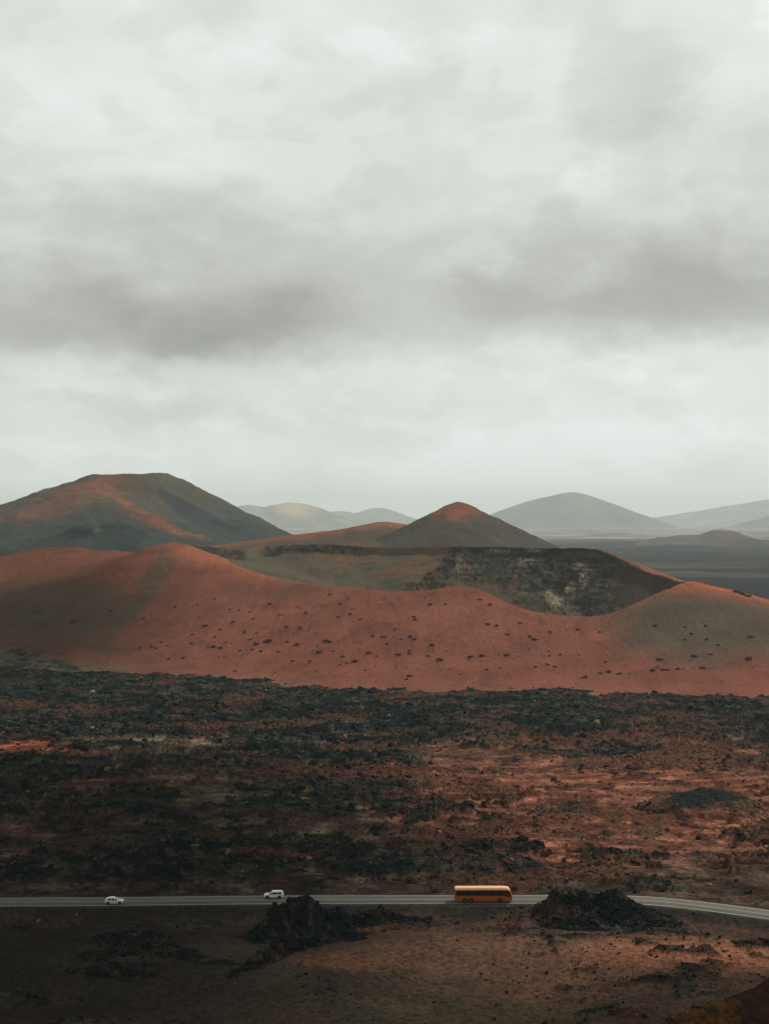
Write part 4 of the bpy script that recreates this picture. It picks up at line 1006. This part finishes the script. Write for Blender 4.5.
def cloud(tx, ty, rx, ry, h, seed, label):
    """an added lumpy low cloud, out of view, whose shadow falls round (tx, ty)"""
    k = h / sd_[2]; cx, cy, cz = tx + sd_[0] * k, ty + sd_[1] * k, h
    V = []; n, m = 40, 64
    th_, ph_ = np.meshgrid(np.linspace(0, 2 * np.pi, m, endpoint=False), np.linspace(0.001, np.pi - .001, n))
    x = np.sin(ph_) * np.cos(th_); y = np.sin(ph_) * np.sin(th_); z = np.cos(ph_)
    w = 1 + .35 * fbm(x * 3 + seed, y * 3 + z * 2, 1.6, 4, seed)
    V = np.stack([cx + x * rx * w, cy + y * ry * w, cz + np.where(z > 0, z * 110, z * 35) * w], -1)
    Q = grid_faces(n, m); i = np.arange(n * m).reshape(n, m)
    Q = np.concatenate([Q, np.stack([i[:-1, -1], i[:-1, 0], i[1:, 0], i[1:, -1]], -1)])
    o = np_mesh('cloud', V.reshape(-1, 3), Q, M_shade_cloud, smooth=True)  # added only to shade the ground below; never in view
    tag(o, label, 'cloud', 'added shade clouds overhead, unseen', 'structure')
cloud(-330, 330, 330, 230, 620, 1, 'largest added shade cloud, unseen above the frame, over the left of the near lava field')
cloud(20, 150, 380, 95, 640, 2, 'narrow added shade cloud, unseen above the frame, over the near hillside')
cloud(-325, 800, 175, 120, 700, 3, 'farthest added shade cloud, unseen above the frame, over the left shoulder of the crater')

w = bpy.data.worlds.new('World'); scene.world = w; w.use_nodes = True
nt = w.node_tree; N = nt.nodes; L = nt.links; N.clear()
def nd(t, **kw):
    n = N.new(t)
    for k, v in kw.items(): setattr(n, k, v)
    return n
def math_(op, a, b=None, c=None, clamp=False):
    n = nd('ShaderNodeMath', operation=op); n.use_clamp = clamp
    for i, v in enumerate((a, b, c)):
        if v is None: continue
        if isinstance(v, (int, float)): n.inputs[i].default_value = v
        else: L.new(v, n.inputs[i])
    return n.outputs[0]
tc = nd('ShaderNodeTexCoord'); sep = nd('ShaderNodeSeparateXYZ'); L.new(tc.outputs['Generated'], sep.inputs[0])
X_, Y_, Z_ = sep.outputs
hz = math_('SQRT', math_('ADD', math_('MULTIPLY', X_, X_), math_('MULTIPLY', Y_, Y_)))
az = math_('MULTIPLY', math_('ARCTAN2', X_, Y_), 1.5)            # compass angle, 1.0 ~ 1000 px
el = math_('MULTIPLY', math_('ARCTAN2', Z_, hz), 1.5)
cmb = nd('ShaderNodeCombineXYZ'); L.new(az, cmb.inputs[0]); L.new(math_('MULTIPLY', el, 1.7), cmb.inputs[1])
# perspective cloud-deck coordinates
den = math_('ADD', math_('MAXIMUM', Z_, 0.), .10)
cc = nd('ShaderNodeCombineXYZ'); L.new(math_('DIVIDE', X_, den), cc.inputs[0]); L.new(math_('DIVIDE', Y_, den), cc.inputs[1])
def noise(vec, scale, det=6, rough=.55, off=0., dist=0.):
    mp = nd('ShaderNodeMapping'); mp.inputs['Location'].default_value = (off, off * .7, off * .3); L.new(vec, mp.inputs[0])
    n = nd('ShaderNodeTexNoise'); n.inputs['Scale'].default_value = scale; n.inputs['Detail'].default_value = det
    n.inputs['Roughness'].default_value = rough; n.inputs['Distortion'].default_value = dist; L.new(mp.outputs[0], n.inputs['Vector']); return n.outputs['Fac']
nA = noise(cmb.outputs[0], 5.5, 7, .5, 3.1, .1); nB = noise(cmb.outputs[0], 12., 6, .52, 8.3, .2); nC = noise(cc.outputs[0], 1.1, 6, .55, 5.5)
nW = noise(cmb.outputs[0], 5., 9, .66, 12.7)
nW2 = noise(cmb.outputs[0], 5., 9, .66, 22.7)
# warped position in the sky, degrees-like units where 1000 = 1 rad * 1/1.5
ux = math_('ADD', math_('MULTIPLY', az, 1000.), math_('MULTIPLY', math_('SUBTRACT', nW, .5), 260.))
uy = math_('ADD', math_('ADD', math_('MULTIPLY', el, 1000.), math_('MULTIPLY', math_('SUBTRACT', nW2, .5), 110.)), math_('MULTIPLY', math_('SUBTRACT', nB, .5), 60.))
def sblob(px, py, rx, ryu, ryd):
    """soft patch of cloud; ryu/ryd = extent above and below its middle (1 where centred)"""
    dx = math_('DIVIDE', math_('SUBTRACT', ux, px - CX), rx)
    dyv = math_('SUBTRACT', uy, HY - py - 18)
    up = math_('DIVIDE', math_('MAXIMUM', dyv, 0.), ryu); dn = math_('DIVIDE', math_('MINIMUM', dyv, 0.), ryd)
    dn2 = math_('MULTIPLY', dn, dn); dx2 = math_('MULTIPLY', dx, dx)
    r2 = math_('ADD', math_('MULTIPLY', dx2, math_('MINIMUM', dx2, 2.)), math_('ADD', math_('MULTIPLY', up, up), math_('MULTIPLY', dn2, dn2)))
    return math_('EXPONENT', math_('MULTIPLY', r2, -1.))
val = None
def add(v, k):
    global val
    t_ = math_('MULTIPLY', v, k); val = t_ if val is None else math_('ADD', val, t_)
SK = dict(base=.815)
for px, py, rx, ru, rdn, k in ((380, 300, 560, 80, 36, -.14), (70, 308, 250, 70, 40, -.19), (255, 332, 130, 45, 28, -.12), (670, 278, 200, 95, 42, -.19), (110, 198, 170, 34, 24, -.12), (760, 250, 120, 110, 40, -.06),
                           (380, 240, 220, 60, 60, -.05), (40, 400, 160, 22, 24, -.08), (340, 400, 90, 25, 25, -.05), (150, 470, 260, 20, 22, -.05), (620, 110, 60, 90, 70, -.07), (440, 90, 30, 60, 60, -.03),
                           (600, 430, 220, 60, 60, .05), (330, 372, 30, 10, 12, .06), (480, 236, 35, 12, 14, .07), (540, 165, 70, 35, 35, .06), (310, 15, 90, 40, 40, .10), (130, 100, 120, 60, 50, .05), (690, 160, 40, 40, 40, .06), (740, 20, 60, 80, 60, .05), (410, 45, 40, 20, 20, .05), (200, 398, 70, 16, 11, -.06), (420, 378, 80, 18, 12, -.05), (560, 402, 90, 16, 12, -.04), (705, 388, 70, 18, 12, -.05), (100, 442, 130, 12, 10, -.04), (620, 452, 160, 12, 10, -.03), (290, 392, 34, 9, 9, .05), (620, 352, 70, 12, 14, .05), (120, 372, 90, 10, 12, .05)):
    add(sblob(px, py, rx, ru, rdn), k)
add(math_('SUBTRACT', nA, .5), .27); add(math_('SUBTRACT', nB, .5), .16)
# billows: rounded bright tops with sharper grey undersides, smaller towards the horizon
nA2 = noise(cmb.outputs[0], 8., 7, .52, 31.5, .15); nE = noise(cmb.outputs[0], 24., 5, .6, 44.5, .8)
bl = nd('ShaderNodeMapRange', interpolation_type='SMOOTHSTEP'); bl.inputs[1].default_value = .47; bl.inputs[2].default_value = .54; L.new(nA2, bl.inputs[0])
add(math_('SUBTRACT', bl.outputs[0], .5), .05); add(math_('SUBTRACT', nE, .5), .06)
val = math_('ADD', val, SK['base'])
# sky dimmed higher up, above what the camera sees, to cut ambient light
zen = nd('ShaderNodeMapRange'); zen.inputs[1].default_value = .36; zen.inputs[2].default_value = .7; zen.inputs[3].default_value = 1.; zen.inputs[4].default_value = .38
L.new(Z_, zen.inputs[0]); val = math_('MULTIPLY', val, zen.outputs[0])
hzb = nd('ShaderNodeMapRange'); hzb.inputs[1].default_value = .0; hzb.inputs[2].default_value = .10; hzb.inputs[3].default_value = 1.22; hzb.inputs[4].default_value = 1.
L.new(Z_, hzb.inputs[0]); val = math_('MULTIPLY', val, hzb.outputs[0])
# and dimmed behind the photographer too
bh = nd('ShaderNodeMapRange'); bh.inputs[1].default_value = .75; bh.inputs[2].default_value = -.1; bh.inputs[3].default_value = 1.; bh.inputs[4].default_value = .5
L.new(Y_, bh.inputs[0]); zz_ = nd('ShaderNodeMath', operation='MINIMUM'); L.new(bh.outputs[0], zz_.inputs[0]); zz_.inputs[1].default_value = 1.
up_ = nd('ShaderNodeMapRange'); up_.inputs[1].default_value = .36; up_.inputs[2].default_value = .5; L.new(Z_, up_.inputs[0])
val = math_('MULTIPLY', val, math_('MAXIMUM', zz_.outputs[0], up_.outputs[0]))
cr = nd('ShaderNodeValToRGB'); e = cr.color_ramp.elements
e[0].position = 0.; e[0].color = (0, 0, 0, 1); e[1].position = 1.; e[1].color = (.99, 1.03, 1.0, 1)
x_ = e.new(.5); x_.color = (.495, .507, .457, 1); x_ = e.new(.75); x_.color = (.735, .765, .715, 1)
L.new(val, cr.inputs[0])
sky = nd('ShaderNodeTexSky', sky_type='NISHITA'); sky.sun_disc = False; sky.sun_elevation = SUN_EL; sky.sun_rotation = SUN_AZ; sky.air_density = 1.; sky.dust_density = 3.
bg1 = nd('ShaderNodeBackground'); L.new(sky.outputs[0], bg1.inputs[0]); bg1.inputs[1].default_value = .05
bg2 = nd('ShaderNodeBackground'); L.new(cr.outputs[0], bg2.inputs[0]); bg2.inputs[1].default_value = 1.
mx = nd('ShaderNodeMixShader'); mx.inputs[0].default_value = .93; L.new(bg1.outputs[0], mx.inputs[1]); L.new(bg2.outputs[0], mx.inputs[2])
ow = nd('ShaderNodeOutputWorld'); L.new(mx.outputs[0], ow.inputs[0])

hm_, hnt, hb = newmat('haze air'); hnt.nodes.remove(hb)
pv = hnt.nodes.new('ShaderNodeVolumePrincipled'); pv.inputs['Color'].default_value = (.86, .975, 1., 1); pv.inputs['Density'].default_value = 6.e-5; pv.inputs['Anisotropy'].default_value = .1
hnt.links.new(pv.outputs[0], hnt.nodes['Material Output'].inputs['Volume'])
mb = MB(); x0, x1, y0, y1, z0, z1 = -16600, 16600, -260, 30600, -25, 520
mb.box(((x0 + x1) / 2, (y0 + y1) / 2, (z0 + z1) / 2), (x1 - x0, y1 - y0, z1 - z0))
hzo = mb.build('haze', hm_); tag(hzo, 'thin pale haze over the whole landscape', 'haze', kind='stuff')

# ------------------------------------------------------------------ camera
cam = bpy.data.cameras.new('camera'); co = bpy.data.objects.new('camera', cam); col.objects.link(co); scene.camera = co
cam.sensor_fit = 'VERTICAL'; cam.sensor_height = 24; cam.lens = 24 * F / 1024
co.location = (0, 0, CAMZ); co.rotation_euler = (R(90) + math.atan((HY - 512) / F), 0, 0)
cam.clip_start = .5; cam.clip_end = 60000
scene.view_settings.view_transform = 'Standard'; scene.view_settings.look = 'None'; scene.view_settings.exposure = 0; scene.view_settings.gamma = 1
scene.view_settings.use_curve_mapping = False
c = scene.cycles; c.max_bounces = 5; c.diffuse_bounces = 2; c.glossy_bounces = 2; c.volume_bounces = 2; c.transmission_bounces = 2
c.use_denoising = True; c.denoising_input_passes = 'RGB_ALBEDO_NORMAL'; c.denoising_prefilter = 'ACCURATE'; c.use_adaptive_sampling = True; c.adaptive_threshold = .01
